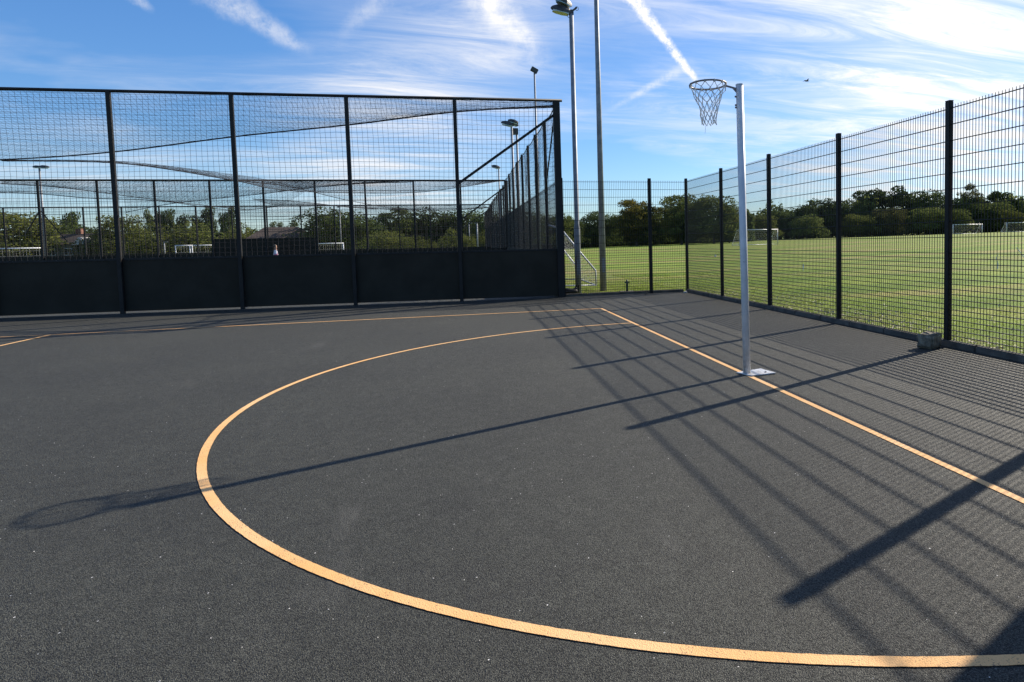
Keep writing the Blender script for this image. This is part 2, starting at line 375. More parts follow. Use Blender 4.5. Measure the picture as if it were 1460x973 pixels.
# kerbs
t = thing('kerb', (3.2, 0, 0), 'dark concrete kerb along the foot of the right mesh fence', 'kerb')
y = 11.2; i = 0
while y > -16:
    L = .914; m1 = MB(); m1.box((rng.normal(0, .002), y-L/2, .012+rng.normal(0, .002)), (.10, L-.008, .13), rz=rng.normal(0, .002))
    m1.build('kerb_stone', M_kerb, t, bevel=.014); y -= L
t = thing('kerb', (1.4, 11.2, 0), 'dark concrete kerb under the short mesh fence in the far corner', 'kerb')
x = 3.1
while x > -.2:
    m1 = MB(); m1.box((x-1.4-.457, .0, .008), (.906, .09, .12)); m1.build('kerb_stone', M_kerb, t, bevel=.014); x -= .914
# painted court lines
def strip(name, pts, w, label, closed=False, zoff=.0034):
    V = []; n = len(pts)
    for i, p in enumerate(pts):
        a = pts[max(i-1, 0)]; b = pts[min(i+1, n-1)]; d = Vector((b[0]-a[0], b[1]-a[1], 0)).normalized(); o = Vector((-d.y, d.x, 0))
        for s in (-1, 1):
            q = Vector((p[0], p[1], zoff)) + o*s*(w/2+rng.normal(0, .0007)); V.append(tuple(q))
    mb = MB(); mb.V = V; mb.F = [(2*i, 2*i+1, 2*i+3, 2*i+2) for i in range(n-1)]
    return tag(mb.build(name, M_line), label, kind='structure')
def line(a, b, step=.03):
    n = max(2, int(math.dist(a, b)/step)); return [(a[0]+(b[0]-a[0])*i/n, a[1]+(b[1]-a[1])*i/n) for i in range(n+1)]
LW = .056
strip('goal_line', line((0, 7.655), (0, -7.63)), LW, 'orange goal line')
strip('shooting_circle', [(4.855*math.cos(a), 4.855*math.sin(a)) for a in np.linspace(rad(90.4), rad(269.6), 620)], LW, 'orange shooting circle', zoff=.0040)
strip('side_line', line((-.03, 7.63), (-31, 7.63), .1), LW, 'orange side line', zoff=.0046)
strip('third_line', line((-10.0, 7.60), (-10.0, -7.6), .1), LW, 'orange third line', zoff=.0052)

# ------------------------------------------------------------------ mesh fences of the court
POST_H = 3.15
def fence_post_mb(h=POST_H, a=.065, b=.085):
    return MB().box((0, 0, h/2-.05), (a, b, h+.1)).box((0, 0, h+.006), (a+.008, b+.008, .012))
post_me = fence_post_mb().build('post', M_black, bevel=.006).data
bpy.data.objects.remove(bpy.data.objects['post'])
clip_me = MB().box((0, 0, 0), (.014, .10, .05)).build('clip', M_black).data
bpy.data.objects.remove(bpy.data.objects['clip'])
def weld_panel(w, h_lo=.08, h_top=3.07):
    A, B = [], []; n = int(w/.05)
    for i in range(n+1):
        x = -w/2+w*i/n; A.append((x, 0, h_lo-.02)); B.append((x, 0, h_top+.03))
    nv = len(A)
    zs = [h_lo+.0665*i for i in range(18)] + [h_lo+.0665*17+.2055*i for i in range(1, 10)]
    for z in zs:
        for s in (-1, 1): A.append((-w/2, s*.0065, z)); B.append((w/2, s*.0065, z))
    return np.array(A), np.array(B), nv
def mesh_fence(p0, dirv, n, sp, label, ends=None, name='mesh_fence', skip_first=False):
    ang = math.atan2(dirv[1], dirv[0]); root = thing(name, p0, label, 'fence', rz=ang); cache = {}
    xs = ends or [sp*i for i in range(n+1)]
    for k, x in enumerate(xs):
        if not (k == 0 and skip_first):
            o = bpy.data.objects.new('post', post_me); col.objects.link(o); o.parent = root; o.location = (x, 0, 0); o.rotation_euler = (0, 0, math.pi/2)
        if k+1 < len(xs):
            w = xs[k+1]-x; key = round(w, 3)
            if key not in cache: A, B, nv = weld_panel(w-.02); cache[key] = segs('mesh_panel', A, B, np.where(np.arange(len(A)) < nv, .0040, .0060), M_wire, root, 4); o = cache[key]
            else: o = cache[key].copy(); col.objects.link(o)
            o.location = (x+w/2, 0, 0); o.rotation_euler = (rng.normal(0, .002), 0, 0); o['label'] = 'welded mesh panel, dense below and open above'
            for zc in ():
                c = bpy.data.objects.new('clip', clip_me); col.objects.link(c); c.parent = root; c.location = (x, 0, zc); c.rotation_euler = (0, 0, math.pi/2); c.location.y = .04 if dirv[1] else -.04
    return root
FX = 3.2
mesh_fence((FX, 11.14, 0), (0, -1), 9, 2.593, 'tall black welded mesh fence along the right side of the court, beside the field')
mesh_fence((FX, 11.14, 0), (-1, .001), 0, 0, 'short black welded mesh fence between the netted cage and the far corner', ends=[0, 1.06, 3.49], skip_first=True)

# ------------------------------------------------------------------ netted pitches (cages)
def frame_post(h, w=.09, d=.09): return MB().box((0, 0, h/2-.03), (w, d, h+.06))
def net_grid(P00, P10, P01, P11, nu, nv, sag=None, jit=0.0):
    """wires of a square net between four corners (bilinear), optional sag(u,v)->offset"""
    U = np.linspace(0, 1, nu+1); Vv = np.linspace(0, 1, nv+1)
    u, v = np.meshgrid(U, Vv, indexing='ij'); P = [np.array(p, float) for p in (P00, P10, P01, P11)]
    G = ((1-u)*(1-v))[..., None]*P[0] + (u*(1-v))[..., None]*P[1] + ((1-u)*v)[..., None]*P[2] + (u*v)[..., None]*P[3]
    if sag is not None: G = G + sag(u, v)
    if jit: G[1:-1, 1:-1] += rng.normal(0, jit, G[1:-1, 1:-1].shape)
    A = np.concatenate([G[:-1].reshape(-1, 3), G[:, :-1].reshape(-1, 3)]); B = np.concatenate([G[1:].reshape(-1, 3), G[:, 1:].reshape(-1, 3)])
    return A, B
def curve_pts(pts, n):                         # smooth resampled polyline
    P = np.array([tuple(p) for p in pts]); k = len(P); t = np.linspace(0, k-1, n+1); out = []
    for q in t:
        i = min(int(q), k-2); f = q-i
        p0, p1, p2, p3 = P[max(i-1, 0)], P[i], P[i+1], P[min(i+2, k-1)]
        out.append(.5*((2*p1)+(p2-p0)*f+(2*p0-5*p1+4*p2-p3)*f*f+(3*p1-p0-3*p2+p3)*f**3))
    return np.array(out)
def loft_net(name, top, hem, nu, nv, bulge, parent, r=.0026, jit=.004):
    T = curve_pts(top, nu); Hh = curve_pts(hem, nu); v = np.linspace(0, 1, nv+1)
    G = T[:, None]*(1-v)[None, :, None] + Hh[:, None]*v[None, :, None]; G[..., 2] -= (np.sin(np.pi*v)*bulge)[None, :]
    G[1:-1, 1:-1] += rng.normal(0, jit, G[1:-1, 1:-1].shape)
    A = np.concatenate([G[:-1].reshape(-1, 3), G[:, :-1].reshape(-1, 3)]); B = np.concatenate([G[1:].reshape(-1, 3), G[:, 1:].reshape(-1, 3)])
    return segs(name, A, B, r, M_netblk, parent)
pc_me = {}
def add_post(root, x, y, h, w=.09, d=.09):
    key = (h, w, d)
    if key not in pc_me:
        pc_me[key] = frame_post(h, w, d).build('post', M_black, root, bevel=.008); o = pc_me[key]
    else: o = pc_me[key].copy(); col.objects.link(o)
    o.parent = root; o.location = (x, y, 0); return o
CH = 5.13
# --- front cage
c1 = thing('netted_cage', (0, 0, 0), 'near netted sports cage with solid dark boards at the bottom, nearest to the court', 'sports cage')
cx = [-.37] + [-.37-2.563*i for i in range(1, 12)]
for i, x in enumerate(cx):
    if i: add_post(c1, x, cageY(x)-.035, CH+.02)
add_post(c1, -.37, 11.08, CH+.03, .17, .17)
for i in range(len(cx)-1):
    a, b = cx[i]-.012, cx[i+1]+.012; ang = math.atan2(cageY(a)-cageY(b), a-b)
    mb = MB().box(((a+b)/2, cageY((a+b)/2)+.035, .045+.60), (a-b, .028, 1.20), rz=ang); mb.build('board', M_board, c1, bevel=.004)
    MB().bar((a, cageY(a)+.03, 1.27), (b, cageY(b)+.03, 1.27), .05, .05).build('board_rail', M_black, c1)
MB().tube([(x, cageY(x)-.03, CH+.03) for x in (-.22, -8, -16, cx[-1])], .038, 8).build('top_rail', M_black, c1, smooth=True)
A, B = [], []
def front_warp(u, v):
    o = np.zeros(u.shape+(3,)); o[..., 1] = .03*np.sin(u*90)*np.sin(v*3.14); o[..., 2] = -.022*np.abs(np.sin(u*11*np.pi))*v**2 + .012*np.sin(u*40+v*3); o[..., 0] = .015*np.sin(v*7+u*23); return o
Ln = math.hypot(cx[0]-cx[-1], cageY(cx[-1])-cageY(cx[0]))
A, B = net_grid((cx[0], cageY(cx[0])+.02, 1.27), (cx[-1], cageY(cx[-1])+.02, 1.27), (cx[0], cageY(cx[0])+.02, CH), (cx[-1], cageY(cx[-1])+.02, CH), int(Ln/.12), 32, front_warp, .003)
segs('front_net', A, B, .0036, M_netblk, c1)
MB().bar((-2.90, cageY(-2.9)-.03, 3.02), (-.42, 11.06, 4.80), .06, .06).build('brace', M_black, c1)
# side of cage 1: posts every 2.57 m, mesh to 3 m, net above
def side(root, y0, y1, n, h, x=-.37, corner=True):
    sp = (y1-y0)/n; cache = None
    for i in range(1, n): add_post(root, x, y0+sp*i, h-.03)
    for i in range(n):
        if cache is None:
            Aq, Bq, nv = weld_panel(sp-.06); cache = segs('side_mesh_panel', Aq, Bq, .0028, M_wire, root, 4); o = cache
        else: o = cache.copy(); col.objects.link(o)
        o.location = (x, y0+sp*(i+.5), 0); o.rotation_euler = (0, 0, math.pi/2)
        MB().box((x-.05, y0+sp*(i+.5), .64), (.028, sp-.1, 1.2)).build('side_board', M_board, root)
    A, B = net_grid((x, y0, 3.0), (x, y1, 3.0), (x, y0, h), (x, y1, h), int((y1-y0)/.12), 17, lambda u, v: np.stack([.05*np.sin(v*3.1)*np.sin(u*30), 0*u, -.10*np.abs(np.sin(u*n*np.pi))*v], -1), .003)
    segs('side_net', A, B, .0028, M_netblk, root)
    rp = []
    for i in range(n*6+1):
        rp.append((x-.02, y0+(y1-y0)*i/(n*6), h-.06-.10*abs(math.sin(i/6*math.pi))))
    MB().tube(rp, .014, 5).build('hem_rope', M_black, root)
side(c1, 11.08, 31.7, 8, CH)
MB().bar((-.4, 11.1, 4.95), (-.4, 13.6, 3.0), .035, .035).build('brace', M_black, c1)
# roof net of cage 1: sheet A hangs from the front rail to a sagging hem rope; sheet B reaches the far rail
topA = [(x, cageY(x), CH+.01) for x in (-.42, -3.0, -5.7, -8.9, -12.4, -16.2, -21, -27)]
hemA = [on_y(789, 151, 11.3), on_y(648, 160, 12.0), on_y(500, 178, 13.0), on_y(335, 195, 14.2), on_y(160, 217, 15.5), on_y(0, 228, 17.0), (-21.5, 19.5, 4.25), (-27, 22.5, 4.5)]
loft_net('roof_net', topA, hemA, 225, 40, .10, c1)
MB().tube([tuple(p) for p in curve_pts(hemA, 70)], .020, 5).build('hem_rope', M_netblk, c1, smooth=True)
Y2 = lambda x: 31.70-.067*x*.5
hemB = [on_y(2, 229, 17.1), on_y(180, 234, 18.6), on_y(335, 258, 20.6), on_y(400, 271, 22.5), on_y(490, 275, 24.5), on_y(600, 274, 27), on_y(690, 262, 30), (-.5, 31.6, 5.0)]
edgeB = [on_y(2, 228, 17.2), on_y(180, 231, 19.2), on_y(335, 249, 24), (-11.8, Y2(-12), 4.98), (-8.6, Y2(-9), 4.98), (-5, Y2(-6), 4.98), (-2, Y2(-2), 4.98), (-.4, 31.7, 4.98)]
loft_net('roof_net', edgeB, hemB, 170, 40, .03, c1, r=.0028)
MB().tube([tuple(p) for p in curve_pts(hemB, 70)], .015, 5).build('hem_rope', M_netblk, c1, smooth=True)

# --- second and third cages
def far_cage(Yf, n, sp, h, depth, label, hems, wire, screens=()):
    root = thing('netted_cage', (0, 0, 0), label, 'sports cage')
    xs = [-.37-sp*i for i in range(n+1)]
    add_post(root, -.37, Yf(-.37), h+.02, .20, .20)
    for x in xs[1:]: add_post(root, x, Yf(x), h)
    MB().tube([(x, Yf(x)-.02, h+.02) for x in (xs[0], xs[n//2], xs[-1])], .045, 6).build('top_rail', M_black, root)
    A, B = [], []
    for i in range(int((xs[0]-xs[-1])/wire)+1):
        x = xs[0]-wire*i; A.append((x, Yf(x), .1)); B.append((x, Yf(x), h))
    z = h-.02
    while z > 1.2: A.append((xs[0], Yf(xs[0]), z)); B.append((xs[-1], Yf(xs[-1]), z)); z -= .5
    nvr = int((xs[0]-xs[-1])/wire)+1; segs('front_mesh', A, B, np.where(np.arange(len(A)) < nvr, .0045, .011), M_wire, root)
    for i in range(n):
        a, b = xs[i]-.04, xs[i+1]+.04; hh = 1.95 if i in screens else 1.2
        MB().box(((a+b)/2, Yf((a+b)/2)+.03, .05+hh/2), (a-b, .028, hh), rz=math.atan2(Yf(a)-Yf(b), a-b)).build('board', M_board, root)
    side(root, Yf(-.37), Yf(-.37)+depth, 8, h)
    MB().bar((-.4-sp, Yf(-.4-sp)-.03, h*.57), (-.42, Yf(-.4)-.03, h*.93), .07, .07).build('brace', M_black, root)
    for top, hem, nu, nv in hems:
        loft_net('roof_net', top, hem, nu, nv, .08, root, r=.0034, jit=.006)
        MB().tube([tuple(p) for p in curve_pts(hem, 50)], .020, 5).build('hem_rope', M_netblk, root)
    return root
rail2 = lambda *xs: [(x, Y2(x), 4.98) for x in xs]
h2a = [on_y(0, 275, 36), on_y(60, 277, 35.5), on_y(130, 283, 35.5), on_y(230, 287, 36), on_y(330, 300, 39), on_y(400, 294, 38)]
h2b = [on_y(180, 303, 43), on_y(250, 290, 40), on_y(370, 277, 36.5), on_y(445, 268, 34.5), on_y(500, 262, 33), on_y(560, 258.5, 32)]
h2d = [on_y(352, 259, 32.3), on_y(420, 268, 35), on_y(496, 286, 41), on_y(560, 297, 46), on_y(620, 304, 50)]
h2e = [on_y(0, 262, 32.8), on_y(90, 268, 34), on_y(190, 281, 37), on_y(290, 293, 42), on_y(350, 299, 46)]
h2c = [on_y(360, 284, 38), on_y(430, 288, 40), on_y(500, 296, 44), on_y(560, 299, 46), on_y(640, 300, 48), on_y(700, 296, 51)]
c2 = far_cage(Y2, 11, 2.47, 4.98, 20.6, 'second netted sports cage, seen through the net of the near cage',
     [(rail2(-26, -22, -19, -16, -12, -10), h2a, 90, 30), (rail2(-19, -15.5, -12, -9, -7, -5), h2b, 80, 34), (rail2(-12, -10.5, -9, -7, -5), h2d, 50, 26), (rail2(-24, -21, -18.5, -16, -14), h2e, 60, 26),
      ([(x, 52.3, 4.9) for x in (-17, -14, -11, -8, -5, -1)], h2c, 90, 40)], .13, screens=(4, 5))
Y3 = lambda x: 52.6-.067*x*.3
h3 = [on_y(185, 318, 62), on_y(300, 309, 58), on_y(420, 309, 58), on_y(540, 306, 60), on_y(640, 309, 62)]
c3 = far_cage(Y3, 15, 2.5, 4.85, 16, 'third netted sports cage, farthest from the court in front of the trees',
     [([(x, Y3(x), 4.85) for x in (-28, -21, -14, -8, -3)], h3, 100, 24)], .16)
# leaning stays about the left mast
t = thing('post_stay', (0, 0, 0), 'dark splayed stays of a tall post behind the leftmost bays of the cages', 'brace')
q = at(56, 300, 48); gq = Vector((q.x, q.y, 0))
MB().bar(gq, (q.x, q.y, 4.7), .12).build('post', M_black, t); MB().bar(at(58, 301, 48), at(96, 345, 49), .07).build('brace', M_black, t); MB().bar(at(55, 303, 48), at(36, 335, 49), .07).build('brace', M_black, t)

# ------------------------------------------------------------------ netball post
t = thing('netball_post', (0.01, 0.0, 0), 'white netball goal post with ring and net standing on the orange goal line', 'netball post')
PH = 3.08; lean = Vector((.015, .14, 0))
pp = lambda z: Vector((0, 0, z)) + lean*(z/PH)
MB().tube([pp(.006), pp(1.5), pp(PH)], .040, 24).build('pole', M_pole, t, smooth=True)
me = t.children[0].data
for p in me.polygons: p.use_smooth = len(p.vertices) == 4
MB().tube([pp(PH+.001), pp(PH+.012)], .042, 24).build('pole_cap', M_white, t)
mb = MB(); zt = .012
mb.hull([[(x, y, z) for x, y in ((-.085, .085), (.0, -.135), (.30, -.09), (.245, .18))] for z in (.005, .017)])
pl = mb.build('base_plate', M_pole, t, bevel=.002)
for x, y in ((.2, -.04),): MB().tube([(x, y, .017), (x, y, .027)], .011, 6).build('bolt', M_ringsteel, t)
rc = pp(PH-.02) + Vector((-.155-.19-.0435+.03, 0, .012)); R0 = .19
br = MB().bar(pp(PH-.035)+Vector((-.04, 0, 0)), rc+Vector((R0, 0, 0)), .016, .016)
br.hull([[(pp(PH)+Vector(v)) for v in ((-.040, s, -.03), (-.040, s, -.075), (-.085, s, -.03))] for s in (-.006, .006)])
br.build('ring_bracket', M_ringsteel, t)
for dz in (.12, .21, .235): MB().tube([pp(PH-dz)+Vector((-.04, 0, 0)), pp(PH-dz)+Vector((-.056, 0, 0))], .010, 6).build('bolt', M_ringsteel, t)
tilt = Matrix.Rotation(rad(-2), 3, 'X')
MB().tube([rc+tilt@Vector((R0*math.cos(a), R0*math.sin(a), 0)) for a in np.linspace(0, 2*math.pi, 48, endpoint=False)], .0100, 8, closed=True).build('ring', M_ringsteel, t, smooth=True)
N, K = 12, 8; net = MB()
prof = [(0, .188), (.05, .172), (.10, .150), (.155, .125), (.21, .106), (.265, .092), (.315, .084), (.365, .078), (.40, .074)]
def nod(i, k):
    rr_ = random.Random(i % N*31+k*7); a = 2*math.pi*(i+.5*(k % 2))/N; z, r = prof[k]
    j = .012 if 0 < k else 0
    return rc + tilt@Vector(((r+rr_.uniform(-j, j))*math.cos(a+rr_.uniform(-.06, .06)*(k > 0)), (r+rr_.uniform(-j, j))*math.sin(a+rr_.uniform(-.06, .06)*(k > 0)), -z-rr_.uniform(-j, j)-.006)) + Vector((.0, 0, 0))*k
for k in range(K):
    for i in range(N):
        a = nod(i, k)
        for b in (nod(i, k+1), nod(i-1 if k % 2 == 0 else i+1, k+1)):
            mid = (a+b)/2 + Vector((0, 0, -.004)) + Vector((mid_ := 0, 0, 0)); net.tube([a, mid, b], .0034, 4)
for k in range(1, K+1):
    for i in range(N):
        p = nod(i, k); net.tube([p+Vector((0, 0, -.006)), p+Vector((0, 0, .006))], .0048, 5)
p = nod(7, K); net.tube([p, p+Vector((.004, 0, -.05)), p+Vector((0, .002, -.11))], .0016, 4)
net.build('net', M_whitenet, t)
for i in range(N): p = nod(i, 0); MB().tube([p+Vector((0, 0, -.012)), p+Vector((0, 0, .016))], .012, 6).build('net_tie', M_whitenet, t)

# ------------------------------------------------------------------ lamp masts
def floodlight(root, c, s=1.0, yawd=180, tilt_=0.0):
    R = Matrix.Rotation(rad(yawd), 3, 'Z') @ Matrix.Rotation(tilt_, 3, 'Y'); c = Vector(c)
    secs = []
    for x, w, zt, zb in ((-.02, .10, .03, -.05), (.06, .20, .07, -.07), (.22, .30, .10, -.085), (.40, .26, .085, -.07), (.52, .12, .04, -.045), (.56, .04, .0, -.03)):
        secs.append([c+R@(Vector((x, y, z))*s) for y, z in ((-w/2, zb), (-w/2*.95, 0), (-w/3, zt), (w/3, zt), (w/2*.95, 0), (w/2, zb))])
    h = MB().hull(secs).build('lamp_head', M_lamp, root, smooth=False)
    gl = [[c+R@(Vector((x, y, z-d))*s) for x, y in ((.05, -.09), (.22, -.135), (.40, -.115), (.50, -.05), (.50, .05), (.40, .115), (.22, .135), (.05, .09))] for z, d in ((-.055, .0), (-.095, .012))]
    MB().hull(gl).build('lamp_glass', M_glass, h)
    return h
def mast(loc, h, r0, r1, label, heads, sleeve=None, name='lamp_mast'):
    t = thing(name, loc, label, 'lamp mast', 'floodlight masts round the pitches')
    if sleeve: pts = [(0, 0, -.05), (0, 0, sleeve-.04), (0, 0, sleeve+.06), (0, 0, h)]; rr = [r0, r0, r0*.80, r1]
    else: pts = [(0, 0, -.05), (0, 0, h*.5), (0, 0, h)]; rr = [r0, (r0+r1)/2, r1]
    o = MB().tube(pts, rr, 16).build('pole', M_galv, t)
    for p in o.data.polygons: p.use_smooth = len(p.vertices) == 4
    if r0 > .07:
        MB().box((0, -r0-.002, .75), (.10, .012, .42)).build('access_door', M_galv, t, bevel=.004)
    for hd in heads: floodlight(t, *hd)
    return t
m1 = mast((.26, 12.05, 0), 7.74, .085, .062, 'grey lamp mast with a thicker lower sleeve and floodlight, just right of the near cage', [((-.02, 0, 7.80), .98, 182, rad(-9)), ((-.0, .05, 8.0), .9, 205, rad(-12))], sleeve=1.9)
MB().box((0, 0, 7.78), (.12, .10, .14)).build('bracket', M_lamp, m1)
MB().bar((0, 0, 7.80), (.16, 0, 7.93), .045).build('bracket', M_lamp, m1)
MB().tube([(.16+.05*math.cos(a), 0, 7.90+.05*math.sin(a)) for a in np.linspace(0, 6.28, 14, endpoint=False)], .007, 5, closed=True).build('cable_loop', M_lamp, m1)
MB().tube([(-.12, 0, 7.74), (-.10, 0, 7.66), (-.03, 0, 7.63), (.0, 0, 7.68)], .008, 5).build('cable', M_lamp, m1)
mast((1.17, 13.0, 0), 11.8, .10, .05, 'tallest grey tapered mast, running out of the top of the frame beside the sleeved mast', [((0, 0, 11.8), 1.0, 180, 0.0)])
p = at(762, 104, 39); mk = mast((p.x, p.y, 0), p.z, .09, .05, 'tall thin mast with one upturned dark lamp rising above the cage corner', [])
MB().box((0, 0, .15+p.z), (.42, .2, .26), rot=Matrix.Rotation(rad(28), 3, 'Y')).build('lamp_head', M_lamp, mk, bevel=.02); MB().bar((0, 0, p.z-.1), (.14, 0, p.z+.12), .05).build('bracket', M_lamp, mk)
p = at(729.5, 181, 36); mast((p.x, p.y, 0), p.z, .085, .055, 'left one of the paired masts with overlapping floodlights behind the side of the cages', [((.1, 0, p.z+.1), 1.2, 180, rad(-12)), ((.35, 0, p.z+.22), 1.0, 180, rad(-15))])
p = at(736.5, 184, 37.5); mk = mast((p.x, p.y, 0), p.z, .085, .055, 'right one of the paired masts with overlapping floodlights behind the side of the cages', [((.1, 0, p.z+.2), 1.0, 175, rad(-20))])
MB().box((-.1, 0, p.z-.15), (.36, .3, .34)).build('control_box', M_lamp, mk, bevel=.02)
p = at(711, 241, 56); mast((p.x, p.y, 0), p.z, .085, .055, 'small distant mast with pale floodlight left of the paired masts', [((.1, 0, p.z+.1), 1.3, 185, rad(-12))])
p = at(56, 239, 52); mast((p.x, p.y, 0), p.z, .10, .06, 'leftmost lamp mast with one wide pale floodlight above the cages', [((-.4, 0, p.z+.05), 1.0, 0, 0), ((.0, 0, p.z+.05), 1.2, 0, 0)])
p = at(484, 296, 88); mast((p.x, p.y, 0), p.z, .075, .06, 'pale mast standing in front of the big round dark tree', [((.1, 0, p.z+.05), .8, 180, 0)])
p = at(680, 318, 90); mast((p.x, p.y, 0), p.z, .11, .08, 'thick pale mast far behind the braced end bay of the cages', [((.1, 0, p.z), .8, 180, 0)])
p = at(668.5, 318, 95); mast((p.x, p.y, 0), p.z, .06, .05, 'thin pale mast immediately left of the thick pale one', [((.1, 0, p.z), .7, 0, 0)])
p = at(234, 345, 80); mast((p.x, p.y, 0), p.z, .08, .06, 'short pale mast in front of the wide willow shrubs', [((.1, 0, p.z), .6, 0, 0)])

# ------------------------------------------------------------------ football goals
def tri_goal(loc, rz, w, h, d, label, r=.03, netm=True, cat='football goal', name='football_goal', group=None, ns=.12, rope=.0025):
    t = thing(name, loc, label, cat, group, rz=rz)
    MB().tube([(-w/2, 0, 0), (-w/2, 0, h)], r, 10).build('upright', M_white, t, smooth=True)
    MB().tube([(w/2, 0, 0), (w/2, 0, h)], r, 10).build('upright', M_white, t, smooth=True)
    MB().tube([(-w/2-r, 0, h), (w/2+r, 0, h)], r, 10).build('crossbar', M_white, t, smooth=True)
    for s in (-1, 1): MB().tube([(s*w/2, 0, h), (s*w/2, d*.35, h), (s*w/2, d, .05), (s*w/2, 0, .04)], r*.6, 8).build('side_frame', M_white, t, smooth=True)
    MB().tube([(-w/2, d, .05), (w/2, d, .05)], r*.6, 8).build('back_bar', M_white, t, smooth=True)
    if netm:
        A1, B1 = net_grid((-w/2, d*.35, h), (w/2, d*.35, h), (-w/2, d, .05), (w/2, d, .05), max(4, int(w/ns)), max(4, int(h/ns)))
        A2, B2 = net_grid((-w/2, 0, h), (w/2, 0, h), (-w/2, d*.35, h), (w/2, d*.35, h), max(4, int(w/ns)), 3)
        L = [A1, A2]; L2 = [B1, B2]
        for s in (-1, 1):
            a_, b_ = net_grid((s*w/2, 0, h), (s*w/2, d*.35, h), (s*w/2, 0, .05), (s*w/2, d, .05), 6, max(4, int(h/ns))); L.append(a_); L2.append(b_)
        segs('net', np.concatenate(L), np.concatenate(L2), rope, M_whitenet, t)
    return t
a = at(1048, 346, 104); b = at(1115, 344.5, 108)
tri_goal(((a.x+b.x)/2, (a.y+b.y)/2, terrain((a.x+b.x)/2, (a.y+b.y)/2)), math.atan2(b.y-a.y, b.x-a.x), 7.32, 2.44, 2.2, 'full size white football goal standing on the field just behind the netball post', r=.07, ns=.30, rope=.007)
a = at(1354, 331.5, 175); b = at(1405, 330.5, 178)
tri_goal(((a.x+b.x)/2, (a.y+b.y)/2, terrain((a.x+b.x)/2, (a.y+b.y)/2)), math.atan2(b.y-a.y, b.x-a.x), 9.3, 2.5, 2.2, 'distant white football goal right of the nearest thick fence post in view', r=.09, ns=.4, rope=.009)
a = at(1432, 331, 178); b = at(1482, 330, 180)
tri_goal(((a.x+b.x)/2, (a.y+b.y)/2, terrain((a.x+b.x)/2, (a.y+b.y)/2)), math.atan2(b.y-a.y, b.x-a.x), 9.3, 2.5, 2.2, 'distant white football goal cut off by the right edge of the frame', r=.08, ns=.4, rope=.009)
for px, w_, D, lab in ((22, 3.6, 60, 'white goal with full net at the far left behind the cages'), (262, 1.4, 68, 'smaller of the two white goals in front of the willow shrubs'),
                       (287, 2.0, 70, 'wider netted one of the two white goals in front of the willow shrubs'), (468, 3.4, 82, 'white netted goal below the big round dark tree')):
    q = at(px, 352, D); tri_goal((q.x, q.y, .0), -math.atan2(q.x-CAM.x, q.y-CAM.y)*.9, w_, 1.95, 1.0, lab, r=.06, ns=.22, rope=.007)
# folded training goal leaning behind the corner fence
t = thing('training_goal', (.45, 13.4, 0), 'white tubular training goal with side net on the grass behind the near cage corner', 'training goal')
G = lambda px, py, Y: tuple(on_y(px, py, Y))
MB().tube([(-.36-.45, 13.45-13.4, 1.98)] + [tuple(Vector(v)-Vector((.45, 13.4, 0))) for v in (G(799, 326, 13.4), G(849, 386, 13.4), G(850, 406, 13.4))], .028, 8).build('side_frame', M_white, t, smooth=True)
MB().tube([tuple(Vector(v)-Vector((.45, 13.4, 0))) for v in (G(795, 345, 14.9), G(803, 356, 14.9), G(826, 385, 14.9), G(828, 399, 14.6))], .024, 8).build('side_frame', M_white, t, smooth=True)
MB().tube([tuple(Vector(v)-Vector((.45, 13.4, 0))) for v in (G(790, 398, 14.6), G(828, 399, 14.6), G(850, 407, 13.4))], .024, 8).build('ground_bar', M_white, t, smooth=True)
MB().tube([tuple(Vector(v)-Vector((.45, 13.4, 0))) for v in (G(850, 407, 13.4), G(812, 407.5, 13.3), G(780, 408, 13.3))], .02, 8).build('ground_bar', M_white, t, smooth=True)
n0 = Vector((.45, 13.4, 0))
A1, B1 = net_grid(tuple(Vector(G(799, 327, 13.4))-n0), tuple(Vector(G(849, 387, 13.4))-n0), tuple(Vector(G(797, 348, 14.9))-n0), tuple(Vector(G(828, 398, 14.6))-n0), 10, 12)
A2, B2 = net_grid(tuple(Vector(G(849, 388, 13.4))-n0), tuple(Vector(G(828, 398, 14.6))-n0), tuple(Vector(G(850, 406, 13.4))-n0), tuple(Vector(G(829, 399, 14.6))-n0), 10, 4)
segs('net', np.concatenate([A1, A2]), np.concatenate([B1, B2]), .004, M_whitenet, t)

# ------------------------------------------------------------------ small things
def rough_block(size, seed, cuts=3, amp=.012):
    bm = bmesh.new(); bmesh.ops.create_cube(bm, size=1); bmesh.ops.scale(bm, vec=size, verts=bm.verts)
    bmesh.ops.bevel(bm, geom=bm.edges[:], offset=min(size)*.09, segments=2, affect='EDGES')
    bmesh.ops.subdivide_edges(bm, edges=bm.edges[:], cuts=cuts, use_grid_fill=True); r_ = random.Random(seed)
    from mathutils import noise
    for v in bm.verts: v.co += v.normal*amp*noise.noise(v.co*14+Vector((seed, 0, 0)))*2
    me = bpy.data.meshes.new('stone_block'); bm.to_mesh(me); bm.free(); me.materials.append(M_stone); return me
o = link('stone_block', rough_block((.27, .21, .185), 3, 4, .007), smooth=True); o.location = (2.88, .72, .095); o.rotation_euler = (.02, -.02, rad(28))
tag(o, 'rough grey-brown stone block standing on the court at the foot of the right fence', 'stone')
for px, py, lab, s in ((977, 418, 'small pale stone at the far corner of the court fence', .07), (921, 420, 'tiny pale pebble at the foot of the short far fence', .05)):
    v = ray(px, py); q = CAM + v*(-CAM.z/v.z); o = link('pebble', rough_block((s*1.5, s, s*.6), 5), smooth=True); o.data.materials[0] = M_kerb if s < .06 else M_render
    o.location = (q.x, q.y, s*.3); tag(o, lab, 'pebble')
t = thing('water_stopcock', (1.60, 11.75, 0), 'short dark green standpipe on a pale slab just behind the far fence', 'standpipe')
